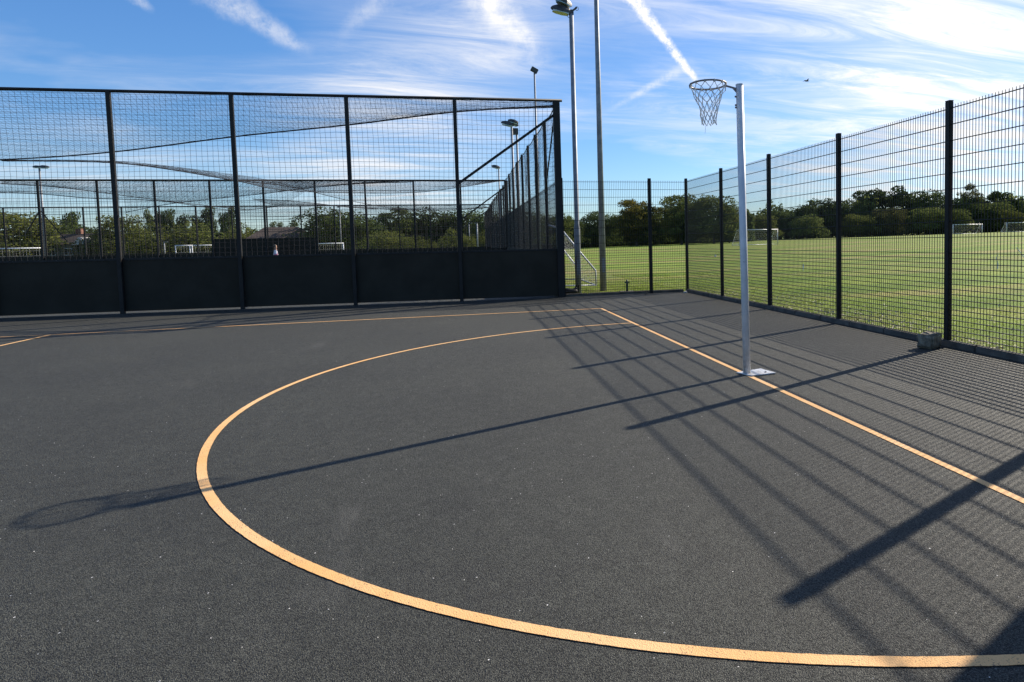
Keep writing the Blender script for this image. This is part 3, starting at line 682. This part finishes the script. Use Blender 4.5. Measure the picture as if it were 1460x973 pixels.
MB().box((0, 0, .015), (.42, .26, .05)).build('slab', M_kerb, t, bevel=.006)
MB().tube([(0, 0, .03), (0, 0, .30), (0, 0, .36)], [.035, .035, .02], 10).build('pipe', M_green, t, smooth=True); MB().box((0, 0, .29), (.13, .05, .04)).build('tap', M_green, t)
t = thing('goal_weight', (-.02, 11.75, 0), 'black lumpy goal weight on the grass at the foot of the cage corner', 'goal weight')
MB().hull([[(x, y*s_, z) for y, z in ((-.1, .02), (-.12, .12), (0, .2*hh), (.12, .12), (.1, .02))] for x, s_, hh in ((-.22, .5, .7), (-.1, 1, 1), (.05, 1.1, .8), (.16, .7, 1.1), (.2, .4, .8))]).build('body', M_black, t, smooth=True)
MB().tube([(.10, 0, .12), (.18, 0, .27), (.24, 0, .26), (.22, 0, .05)], .022, 6).build('handle', M_black, t)
def gpos(px, py):
    v = ray(px, py); D = 5.0
    while D < 400:
        p = CAM+v*D
        if p.z <= terrain(p.x, p.y): return Vector((p.x, p.y, terrain(p.x, p.y)))
        D += .1
    return CAM+v*100
p = gpos(1145, 386); o = MB().tube([(0, 0, 0), (.02, 0, .28)], .022, 6).build('marker_stake', M_white); o.location = p; tag(o, 'small white marker stake upright in the grass seen through the fence', 'stake')
p = gpos(1422, 384); o = MB().tube([(0, 0, 0), (.03, 0, .2), (-.05, 0, .42), (.02, .02, .55)], .02, 6).build('marker_stake', M_white); o.location = p; tag(o, 'bent white marker stake in the grass near the right edge of the frame', 'stake')
p = gpos(1458, 372); o = MB().tube([(.25, 0, 0), (-.35, 0, .62)], .022, 6).build('corner_stick', M_white); o.location = p; tag(o, 'white stick leaning over the grass at the right edge of the frame', 'stick')
p = gpos(1020, 366); o = MB().tube([(0, 0, 0), (.0, 0, .14)], [.10, .07], 8).build('marker_cone', M_white); o.location = p; tag(o, 'tiny white marker left on the grass between the first two fence posts', 'marker')
# bird
p = at(1150, 116, 55); t = thing('bird', p, 'tiny dark bird flying high above the right fence', 'bird')
MB().tube([(-.22, 0, 0), (-.08, 0, .01), (.05, 0, .02), (.17, 0, .03), (.24, 0, .03)], [.01, .05, .06, .035, .01], 8).build('body', M_bird, t, smooth=True)
for s in (-1, 1): MB().hull([[(-.05, s*.03, .02), (.08, s*.03, .03), (.08, s*.03, .02)], [(-.02, s*.25, .14), (.1, s*.25, .16), (.1, s*.25, .15)], [(-.10, s*.48, .08), (-.04, s*.48, .09), (-.04, s*.48, .08)]]).build('wing', M_bird, t)

# person in the far cage
p = at(393, 357, 34); t = thing('person', (p.x, p.y, 0), 'person in white top with pink sleeve in front of the dark screen', 'person', rz=rad(105)); t.scale = (.95, .95, .95)
def skin_body(joints, edges, radii, name, m, parent, sub=2):
    me = bpy.data.meshes.new(name); me.from_pydata(joints, edges, []); me.materials.append(m); o = link(name, me, parent)
    sm = o.modifiers.new('skin', 'SKIN'); ly = me.skin_vertices[0].data if me.skin_vertices else None
    for i, r_ in enumerate(radii): ly[i].radius = (r_, r_*.8)
    ly[0].use_root = True
    ss = o.modifiers.new('sub', 'SUBSURF'); ss.levels = sub; ss.render_levels = sub
    dg = bpy.context.evaluated_depsgraph_get(); nm = bpy.data.meshes.new_from_object(o.evaluated_get(dg)); o.modifiers.clear(); o.data = nm
    nm.polygons.foreach_set('use_smooth', [True]*len(nm.polygons)); return o
J = [(0, 0, .93), (0, 0, 1.15), (0, 0, 1.38), (0, 0, 1.48), (0, -.01, 1.56), (0, 0, 1.66), (0, 0, 1.73),
     (.19, 0, 1.38), (.27, -.05, 1.12), (.25, -.2, .92), (.24, -.24, .84), (-.19, 0, 1.38), (-.27, 0, 1.12), (-.27, -.08, .88), (-.27, -.1, .80),
     (.10, 0, .86), (.11, -.03, .48), (.11, .02, .08), (.11, -.12, .04), (-.10, 0, .86), (-.12, .05, .48), (-.12, .08, .08), (-.12, -.06, .04)]
Ed = [(0, 1), (1, 2), (2, 3), (3, 4), (4, 5), (5, 6), (2, 7), (7, 8), (8, 9), (9, 10), (2, 11), (11, 12), (12, 13), (13, 14), (0, 15), (15, 16), (16, 17), (17, 18), (0, 19), (19, 20), (20, 21), (21, 22)]
Rr = [.14, .13, .14, .06, .08, .10, .07, .06, .045, .035, .03, .06, .045, .035, .03, .09, .06, .045, .035, .09, .06, .045, .035]
skin_body(J, Ed, Rr, 'body', M_skin, t)
skin_body([(0, 0, .92), (0, 0, 1.15), (0, 0, 1.36), (0, 0, 1.44), (.2, 0, 1.38), (.27, -.04, 1.18), (-.2, 0, 1.38), (-.27, 0, 1.2)], [(0, 1), (1, 2), (2, 3), (2, 4), (4, 5), (2, 6), (6, 7)], [.17, .16, .17, .08, .085, .075, .085, .075], 'shirt', M_shirt, t)
skin_body([(-.19, 0, 1.39), (-.25, 0, 1.2), (-.27, -.02, 1.05)], [(0, 1), (1, 2)], [.09, .085, .08], 'sleeve', M_pink, t)
skin_body([(0, 0, .93), (.11, 0, .82), (.115, -.02, .48), (.11, .02, .12), (-.11, 0, .82), (-.12, .045, .48), (-.12, .075, .12)], [(0, 1), (1, 2), (2, 3), (0, 4), (4, 5), (5, 6)], [.15, .11, .08, .065, .11, .08, .065], 'trousers', M_trouser, t)
skin_body([(0, .02, 1.60), (0, .02, 1.69), (0, .0, 1.75)], [(0, 1), (1, 2)], [.095, .108, .07], 'hair', M_bark, t)

# parked cars far behind the cages
def car(loc, rz, label, paint):
    t = thing('parked_car', loc, label, 'car', 'cars parked behind the cages', rz=rz)
    S = []
    for x, zb, zt, w in ((-2.1, .35, .75, 1.5), (-2.0, .25, .95, 1.68), (-1.3, .22, .98, 1.74), (0, .22, .98, 1.76), (1.2, .22, .93, 1.72), (1.95, .25, .78, 1.62), (2.1, .35, .62, 1.4)):
        S.append([(x, -w/2, zb), (x, -w/2, zt*.8), (x, -w/2*.93, zt), (x, w/2*.93, zt), (x, w/2, zt*.8), (x, w/2, zb)])
    MB().hull(S).build('body', paint, t, smooth=False, bevel=.03)
    MB().hull([[(x, -w/2, z0), (x2, -w2/2, z1), (x2, w2/2, z1), (x, w/2, z0)] for x, x2, w, w2, z0, z1 in ((-1.7, -1.25, 1.55, 1.25, .95, 1.38), (-.3, -.3, 1.6, 1.3, .96, 1.45), (.95, .35, 1.5, 1.2, .92, 1.40))]).build('cabin_glass', M_pane, t)
    MB().box((-.45, 0, 1.46), (1.5, 1.2, .05)).build('roof', paint, t, bevel=.02)
    for x in (-1.35, 1.3):
        for s in (-1, 1):
            w_ = MB().tube([(x, s*.70, .32), (x, s*.88, .32)], .32, 18).build('wheel', M_tyre, t); MB().tube([(x, s*.875, .32), (x, s*.89, .32)], .19, 12).build('rim', M_galv, w_)
    for s in (-1, 1): MB().box((2.03, s*.55, .68), (.12, .3, .14)).build('headlight', M_glass, t, bevel=.02)
q = at(703, 355, 100); car((q.x, q.y, 0), rad(10), 'silver car parked under the trees at the far end of the cages', M_car)
q = at(688, 353.5, 116); car((q.x, q.y, 0), rad(-170), 'white car parked left of the silver car beyond the cages', M_white)
q = at(634, 353.5, 120); car((q.x, q.y, 0), rad(8), 'white car mostly hidden beside the small round bush', M_white)

# houses behind the cages
def windows(t, spots, y, w=1.2, h=1.1):
    for x, z in spots:
        f_ = MB().box((x, y, z), (w, .10, h)).build('window', M_white, t); MB().box((x-w/4, y-.06, z), (w/2-.12, .02, h-.16)).build('pane', M_pane, f_); MB().box((x+w/4, y-.06, z), (w/2-.12, .02, h-.16)).build('pane', M_pane, f_)
q = at(403, 350, 98); t = thing('bungalow', (q.x, q.y, 0), 'low brown bungalow with a wide hipped roof beyond the cages', 'house', rz=rad(12))
MB().box((0, 0, 1.3), (9.0, 6, 2.6)).build('wall', M_render, t)
rf = MB().hull([[(-5.0, -3.6, 2.58), (5.0, -3.6, 2.58), (5.0, 3.6, 2.58), (-5.0, 3.6, 2.58)], [(-2.2, -.3, 4.6), (2.2, -.3, 4.6), (2.2, .3, 4.6), (-2.2, .3, 4.6)]]).build('roof', M_roof, t)
windows(t, [(-3, 1.6), (-1, 1.6), (3, 1.6)], -3.02); MB().box((1.0, -3.03, 1.05), (.95, .08, 2.1)).build('door', M_brick, t); MB().box((3.9, -3.6, 1.5), (.8, .8, 3.2)).build('porch_pillar', M_brick, t)
q = at(118, 356, 100); t = thing('house', (q.x, q.y, 0), 'small house with brick chimney and pale gable behind the far left of the cages', 'house', rz=rad(-18))
MB().box((0, 0, 1.4), (7, 6, 2.8)).build('wall', M_drab, t)
rf = MB().hull([[(-3.9, -3.3, 2.7), (3.9, -3.3, 2.7), (3.9, 3.3, 2.7), (-3.9, 3.3, 2.7)], [(-3.9, -.05, 4.3), (3.9, -.05, 4.3), (3.9, .05, 4.3), (-3.9, .05, 4.3)]]).build('roof', M_roof, t)
MB().box((-.4, .2, 4.3), (.9, .7, 1.5)).build('chimney', M_brick, rf)
MB().hull([[(1.6, -3.5, 2.6), (3.8, -3.5, 2.6), (2.7, -3.5, 3.7)], [(1.6, -1.0, 2.6), (3.8, -1.0, 2.6), (2.7, -1.0, 3.7)]]).build('gable', M_render, t)
windows(t, [(-2, 1.6), (.6, 1.6)], -3.02)
# unseen block added outside the frame on the right to shade the court corner
t = thing('shadow_block', (6.6, -6.06, 0), 'unseen grey-green block added outside the right fence to cast shade', 'shadow caster')
MB().box((0, 0, 1.95), (4.8, 8.0, 3.9)).build('wall', M_drab, t); MB().box((0, 0, 3.95), (4.9, 8.1, .12)).build('roof', M_roof, t)
MB().box((-2.42, 1.5, 1.05), (.06, .95, 2.1)).build('door', M_green, t); w_ = MB().box((-2.42, -1.2, 2.2), (.06, 1.4, .6)).build('window', M_white, t); MB().box((-2.455, -1.2, 2.2), (.02, 1.25, .45)).build('pane', M_pane, w_)

# ------------------------------------------------------------------ trees
def lobes_crown(name, seed, lobes, n, leaf, m, aspect=(1, 1, 1), sink=.25):
    """crown of small leaf faces spread through overlapping lobes; unit tree about 1 high and 1 wide"""
    r_ = np.random.default_rng(seed); L = np.array(lobes, float); w = L[:, 3]**2*L[:, 4]; w /= w.sum(); idx = r_.choice(len(L), n, p=w)
    d = r_.normal(size=(n, 3)); d /= np.linalg.norm(d, axis=1)[:, None]; rr = (1-sink*r_.random(n)**1.5)
    tex = 1 + .22*np.sin(d[:, 0]*7+idx*1.7)*np.sin(d[:, 1]*6+idx)*np.sin(d[:, 2]*8+idx*2.1)
    P = L[idx, :3] + d*(rr*tex)[:, None]*np.stack([L[idx, 3], L[idx, 3], L[idx, 4]], 1)
    k = (P[:, 2] > .04); P = P[k]; d = d[k]; n = len(P)
    a = r_.normal(size=(n, 3)); nn = d*.9+a*.75; nn /= np.linalg.norm(nn, axis=1)[:, None]
    t1 = np.cross(nn, r_.normal(size=(n, 3))); t1 /= np.linalg.norm(t1, axis=1)[:, None]; t2 = np.cross(nn, t1)
    s = leaf*(.55+.9*r_.random(n))[:, None]
    P = P*np.array([1/(2*np.percentile(np.abs(P[:, 0]), 97)), 1/(2*np.percentile(np.abs(P[:, 1]), 97)), .99/np.percentile(P[:, 2], 99.5)])
    Vx = np.stack([P-t1*s, P+t2*s*.6+nn*s*.1, P+t1*s, P-t2*s*.6-nn*s*.1], 1)*np.array(aspect)
    F = np.arange(n*4); me_o = bulk(name, Vx.reshape(-1, 3), F, 4, m); me = me_o.data; bpy.data.objects.remove(me_o); return me
def mk_lobes(seed, kind):
    r_ = random.Random(seed); L = []
    if kind == 'round':
        L.append((0, 0, .52, .30, .30))
        L.append((.05, -.04, .34, .36, .26)); L.append((-.05, .03, .66, .25, .22))
        for i in range(34):
            a = r_.uniform(0, 6.28); z = r_.uniform(.14, .88); rmax = .40*math.sin(math.pi*min(max((z-.02)/1.0, 0), 1))**.55; rr = rmax*r_.uniform(.55, 1.0)*.8
            s = r_.uniform(.07, .16); L.append((rr*math.cos(a), rr*math.sin(a), z, s, s*r_.uniform(.7, .95)))
        for i in range(7):
            a = r_.uniform(0, 6.28); L.append((.38*math.cos(a), .38*math.sin(a), r_.uniform(.10, .3), .13, .12))
    elif kind == 'tall':
        for i in range(16):
            z = .10+.84*i/16; w = .30*math.sin(math.pi*(.12+.80*(1-z)))**.8; a = r_.uniform(0, 6.28); L.append((w*.5*math.cos(a), w*.5*math.sin(a), z, w*.75+.06, .09))
    elif kind == 'bush':
        for i in range(16):
            a = r_.uniform(0, 6.28); rr = .36*math.sqrt(r_.random()); z = .12+.6*r_.random()*(1-rr*1.6); s = r_.uniform(.13, .22); L.append((rr*math.cos(a), rr*math.sin(a), z, s, s*1.1))
    elif kind == 'open':
        L.append((0, 0, .5, .26, .26))
        for i in range(44):
            a = r_.uniform(0, 6.28); z = r_.uniform(.22, .93); rr = .42*math.sin(math.pi*min(z, .95))**.6*r_.uniform(.2, 1)
            s = r_.uniform(.05, .12); L.append((rr*math.cos(a), rr*math.sin(a), z, s, s*.7))
    elif kind == 'umbrella':
        for i in range(22):
            a = r_.uniform(0, 6.28); rr = .45*math.sqrt(r_.random()); z = .86-.5*rr*rr-r_.uniform(0, .22); s = r_.uniform(.09, .15); L.append((rr*math.cos(a), rr*math.sin(a), z, s, s*.6))
    return L
def trunk_mesh(seed, kind):
    r_ = random.Random(seed); mb = MB(); top = .75 if kind != 'bush' else .4
    w = .022 if kind != 'bush' else .012
    pts = [(0, 0, -.03), (r_.uniform(-.01, .01), 0, .15), (r_.uniform(-.02, .02), r_.uniform(-.02, .02), .4), (r_.uniform(-.03, .03), r_.uniform(-.03, .03), top)]
    mb.tube(pts, [w*1.5, w, w*.75, w*.2], 7)
    for i in range(7):
        a = r_.uniform(0, 6.28); z = r_.uniform(.18, .6); L = r_.uniform(.18, .34); b = Vector((0, 0, z)); e = b+Vector((L*math.cos(a), L*math.sin(a), L*r_.uniform(.5, 1)))
        mb.tube([b, (b+e)/2+Vector((0, 0, .02)), e], [w*.5, w*.35, w*.1], 5)
    me = mb.build('trunk', M_bark).data; return me
PROTO = {}
def proto(kind, var, m, n, leaf):
    key = (kind, var, m.name, leaf)
    if key not in PROTO:
        cm = lobes_crown('crown', 100+var*7+len(kind), mk_lobes(var*13+len(kind), kind), n, leaf, m, sink=.55 if kind == 'open' else .3)
        tm = trunk_mesh(var, kind); bpy.data.objects.remove([o for o in bpy.data.objects if o.data == tm][0])
        PROTO[key] = (cm, tm)
    return PROTO[key]
def tree(px, top, wpx, D, kind, m, label, var=0, name='tree', cat='tree', group='trees beyond the pitches and field', base=None):
    q = at(px, 345, D); gz = terrain(q.x, q.y); tp = at(px, top, D); h = (tp.z-gz); w = wpx*D/F
    n = {'round': 11000, 'tall': 3500, 'bush': 6000, 'open': 8500, 'umbrella': 7000}[kind]
    leaf = .020 if kind != 'tall' else .035
    cm, tm = proto(kind, var, m, n, leaf)
    t = thing(name, (q.x, q.y, gz), label, cat, group, rz=(px*1.37) % 6.28); t.scale = (w*1.10, w*1.10, h)
    for nme, me in (('trunk', tm), ('crown', cm)):
        o = bpy.data.objects.new(nme, me); col.objects.link(o); o.parent = t
    return t
T = [
 (12, 300, 120, 95, 'round', L_light, 0, 'broad light green tree at the left edge of the frame'),
 (78, 318, 60, 112, 'round', L_dark, 1, 'dark low tree behind the leftmost lamp mast'),
 (107, 303, 24, 118, 'tall', L_dark, 0, 'dark narrow tree rising above the house with the chimney'),
 (130, 326, 60, 112, 'round', L_dark, 2, 'dark rounded tree directly behind the house with the chimney'),
 (168, 309, 66, 98, 'round', L_light, 3, 'yellowish green round tree right of the house with the chimney'),
 (204, 332, 40, 104, 'round', L_dark, 0, 'small dark tree between the yellowish round tree and the willow shrubs'),
 (214, 300, 10, 125, 'tall', L_mid, 1, 'thinnest pale poplar left of the row of dark poplars'),
 (229, 303, 16, 122, 'tall', L_dark, 1, 'first dark poplar from the left above the willow shrubs'),
 (245, 299, 18, 122, 'tall', L_dark, 2, 'second dark poplar from the left, taller and rounder'),
 (262, 307, 18, 122, 'tall', L_dark, 0, 'short dark poplar in the middle of the row above the willow shrubs'),
 (282, 308, 17, 122, 'tall', L_dark, 1, 'low dark poplar right of the middle of the row'),
 (299, 296, 18, 122, 'tall', L_dark, 2, 'tall dark poplar left of the third cage post from the left'),
 (319, 305, 9, 124, 'tall', L_dark, 0, 'slim dark poplar at the foot of the rightmost poplar'),
 (331, 296, 17, 122, 'tall', L_dark, 1, 'rightmost tall dark poplar above the willow shrubs'),
 (243, 319, 92, 96, 'bush', L_light, 1, 'wide yellow-green willow shrub below the left poplars'),
 (300, 316, 80, 98, 'bush', L_light, 2, 'wide yellow-green willow shrub below the right poplars'),
 (340, 320, 56, 100, 'bush', L_light, 3, 'yellow-green shrub ending at the bungalow'),
 (395, 317, 22, 128, 'open', L_mid, 0, 'thin airy tree above the bungalow roof'),
 (421, 318, 26, 128, 'open', L_mid, 1, 'thin airy tree right of the bungalow'),
 (438, 330, 40, 112, 'round', L_dark, 2, 'low dark tree filling the gap beside the bungalow'),
 (484, 300, 102, 98, 'round', L_dark, 1, 'big round dark tree behind the middle cage bays'),
 (540, 305, 44, 112, 'round', L_dark, 3, 'dark tree right of the big round dark tree'),
 (578, 298, 56, 114, 'open', L_mid, 2, 'olive tree with an open top behind the middle bays'),
 (582, 312, 60, 116, 'round', L_dark, 0, 'dark tree filling in below the open-topped olive tree'),
 (622, 300, 66, 116, 'round', L_dark, 1, 'broad dark tree left of the braced end bay'),
 (660, 300, 60, 116, 'round', L_dark, 2, 'broad dark tree seen through the braced end bay'),
 (690, 304, 50, 112, 'round', L_dark, 3, 'dark tree seen through the far side of the cages'),
 (556, 330, 60, 92, 'bush', L_light, 0, 'bright shrub under the middle dark trees'),
 (584, 337, 46, 90, 'bush', L_light, 1, 'lower bright shrub right under the open-topped olive tree'),
 (617, 342, 15, 88, 'bush', L_light, 2, 'small round bright bush standing alone'),
 (646, 327, 36, 94, 'bush', L_light, 3, 'taller bright shrub left of the end cage post'),
 (667, 334, 24, 92, 'bush', L_light, 0, 'bright shrub just right of the end cage post'),
 (697, 330, 30, 94, 'bush', L_light, 1, 'bright shrub behind the thick pale mast'),
 (745, 300, 60, 130, 'round', L_dark, 1, 'dark tree hidden mostly behind the cage side mesh'),
 (786, 306, 60, 140, 'round', L_mid, 2, 'dark green tree behind the near cage corner post'),
 (818, 312, 34, 150, 'round', L_dark, 0, 'low dark green tree left of the sleeved mast'),
 (842, 303, 44, 156, 'round', L_dark, 3, 'dark green tree between the two grey masts'),
 (868, 306, 40, 158, 'round', L_dark, 2, 'dark tree right of the tallest mast'),
 (908, 286, 58, 148, 'open', L_autumn, 3, 'tree turning yellow at the top, behind the lone post of the short fence'),
 (908, 292, 56, 150, 'round', L_dark, 1, 'dark green tree filling in behind the yellowing tree'),
 (940, 303, 30, 160, 'open', L_mid, 4, 'thin airy tree between the yellowing tree and the big corner trees'),
 (972, 279, 62, 150, 'open', L_mid, 5, 'tall airy oak left of the fence corner post'),
 (980, 287, 60, 153, 'round', L_dark, 4, 'dark dense tree behind the fence corner post'),
 (1018, 281, 66, 150, 'round', L_mid, 5, 'large green tree right of the fence corner post'),
 (1040, 292, 36, 152, 'round', L_light, 2, 'yellow-green tree at the left of the netball post'),
 (1084, 308, 50, 190, 'round', L_light, 4, 'low light green tree right of the netball post'),
 (1112, 300, 46, 205, 'round', L_dark, 0, 'dark tree behind the third post of the right fence'),
 (1140, 294, 46, 205, 'round', L_dark, 4, 'dark tree with uneven top right of the third fence post'),
 (1172, 285, 48, 208, 'open', L_dark, 6, 'airy dark oak left of the fourth post of the right fence'),
 (1176, 292, 56, 210, 'round', L_dark, 5, 'dense dark tree left of the fourth post of the right fence'),
 (1150, 308, 46, 196, 'round', L_mid, 1, 'lower green tree in front between the third and fourth fence posts'),
 (1216, 286, 50, 210, 'round', L_mid, 3, 'green rounded tree right of the fourth fence post'),
 (1262, 268, 66, 214, 'umbrella', L_dark, 1, 'flat-topped dark oak standing highest in the wood'),
 (1256, 284, 70, 216, 'round', L_dark, 2, 'dark tree under the flat-topped oak'),
 (1268, 298, 52, 198, 'round', L_brown, 5, 'brownish rounded tree in front of the flat-topped oak'),
 (1226, 306, 46, 197, 'round', L_light, 0, 'light green lower tree in front, right of the fourth fence post'),
 (1322, 274, 60, 214, 'round', L_dark, 4, 'dark rounded tree just left of the thick fence post'),
 (1326, 297, 56, 198, 'round', L_mid, 2, 'green lower tree directly behind the thick fence post'),
 (1386, 264, 36, 216, 'open', L_brown, 7, 'ragged brown pine above the distant goal'),
 (1374, 283, 56, 214, 'round', L_dark, 5, 'dark tree below the ragged brown pine'),
 (1419, 274, 44, 216, 'umbrella', L_dark, 2, 'second flat-topped dark tree near the right edge'),
 (1412, 288, 60, 208, 'round', L_mid, 0, 'green tree below the second flat-topped tree'),
 (1362, 298, 44, 198, 'round', L_mid, 4, 'lower green tree above the distant goal'),
 (1452, 283, 50, 214, 'round', L_dark, 1, 'dark tree cut by the right edge of the frame'),
 (1440, 300, 50, 200, 'round', L_light, 3, 'lower light green tree at the right edge above the last goal'),
]
for px, top, w, D, kind, m, var, lab in T:
    nm = {'round': 'broadleaf_tree', 'tall': 'poplar_tree', 'bush': 'shrub', 'open': 'open_crowned_tree', 'umbrella': 'flat_topped_tree'}[kind]
    tree(px, top, w, D, kind, m, lab, var, nm, 'shrub' if kind == 'bush' else 'tree')
# undergrowth along the edge of the field and behind the pitches: one mass of leaves
P, S = [], []
def under(px0, px1, D0_, D1_, h, n):
    k = rng.random(n); d = D0_+(D1_-D0_)*k + rng.random(n)*9
    for a_, dd in zip(k, d):
        q = at(px0+(px1-px0)*a_, 345, dd); hh = h*(.65+.35*math.sin(q.x*.35)*math.cos(q.y*.23)+.12*math.sin(q.x*1.9)); P.append((q.x, q.y, terrain(q.x, q.y)+rng.random()**.8*hh)); S.append(.30+.25*rng.random())
under(-300, 460, 116, 118, 5.5, 12000); under(425, 800, 114, 140, 6.6, 16000); under(790, 1075, 162, 168, 7.6, 18000); NSPLIT = len(P); under(1055, 1900, 206, 216, 12.0, 46000)
P = np.array(P); S = np.array(S)[:, None]; n = len(P); nn = rng.normal(size=(n, 3)); nn /= np.linalg.norm(nn, axis=1)[:, None]
t1 = np.cross(nn, rng.normal(size=(n, 3))); t1 /= np.linalg.norm(t1, axis=1)[:, None]; t2 = np.cross(nn, t1); S = S*1.25
Vx = np.stack([P-t1*S, P+t2*S*.7, P+t1*S, P-t2*S*.7], 1).reshape(-1, 3)
tag(bulk('undergrowth', Vx[:NSPLIT*4], np.arange(NSPLIT*4), 4, L_dark), 'dark undergrowth along the foot of the trees behind the cages and far fence', 'undergrowth', kind='stuff')
tag(bulk('woodland', Vx[NSPLIT*4:], np.arange((n-NSPLIT)*4), 4, L_mid), 'wood filling in between the trees along the right side of the field', 'woodland', kind='stuff')

# grass blades near the fences, denser close to the court
P = []
def zone(x0, x1, y0, y1, n, fall):
    for _ in range(n):
        x = x0+(x1-x0)*rng.random(); y = y0+(y1-y0)*rng.random(); dd = fall(x, y)
        if rng.random() < dd: P.append((x, y))
zone(3.27, 15, -6, 22, 120000, lambda x, y: math.exp(-(x-3.27)/3.6))
zone(-.2, 3.4, 11.26, 19, 40000, lambda x, y: math.exp(-(y-11.26)/4))
P = np.array(P); n = len(P); z = np.array([terrain(x, y) for x, y in P]); B0 = np.column_stack([P, z-.005]); a = rng.random(n)*6.28
clump = .5+.5*np.sin(P[:, 0]*3.1+np.sin(P[:, 1]*2.3)*2)*np.cos(P[:, 1]*2.7); hgt = (.022+.040*rng.random(n))*(.6+.8*clump); wd = .0035+.004*rng.random(n)
d1 = np.column_stack([np.cos(a), np.sin(a), 0*a]); ln = rng.normal(0, .35, (n, 2))*hgt[:, None]
Vx = np.stack([B0-d1*wd[:, None], B0+d1*wd[:, None], B0+np.column_stack([ln, hgt])], 1).reshape(-1, 3)
tag(bulk('grass', Vx, np.arange(n*3), 3, M_blade), 'short grass growing along the fences', 'grass', kind='stuff')
# pale dead leaves and clover heads in the grass along the fence
Lp = []
for _ in range(5200):
    x = 3.3+rng.exponential(.8); y = -6+17*rng.random()
    if rng.random() < .3+.7*(math.sin(y*1.7)*math.sin(x*2.2+y) > .1): Lp.append((x, y, terrain(x, y)+.02+.015*rng.random()))
P = np.array(Lp); n = len(P); nn = rng.normal(size=(n, 3))*.45+np.array([0, 0, 1]); nn /= np.linalg.norm(nn, axis=1)[:, None]
t1 = np.cross(nn, rng.normal(size=(n, 3))); t1 /= np.linalg.norm(t1, axis=1)[:, None]; t2 = np.cross(nn, t1); S = (.010+.017*rng.random(n))[:, None]
Vx = np.stack([P-t1*S, P+t2*S*.7, P+t1*S, P-t2*S*.7], 1).reshape(-1, 3)
tag(bulk('fallen_leaves', Vx, np.arange(n*4), 4, M_leaflit), 'pale fallen leaves scattered in the grass by the fence', 'leaves', kind='stuff')
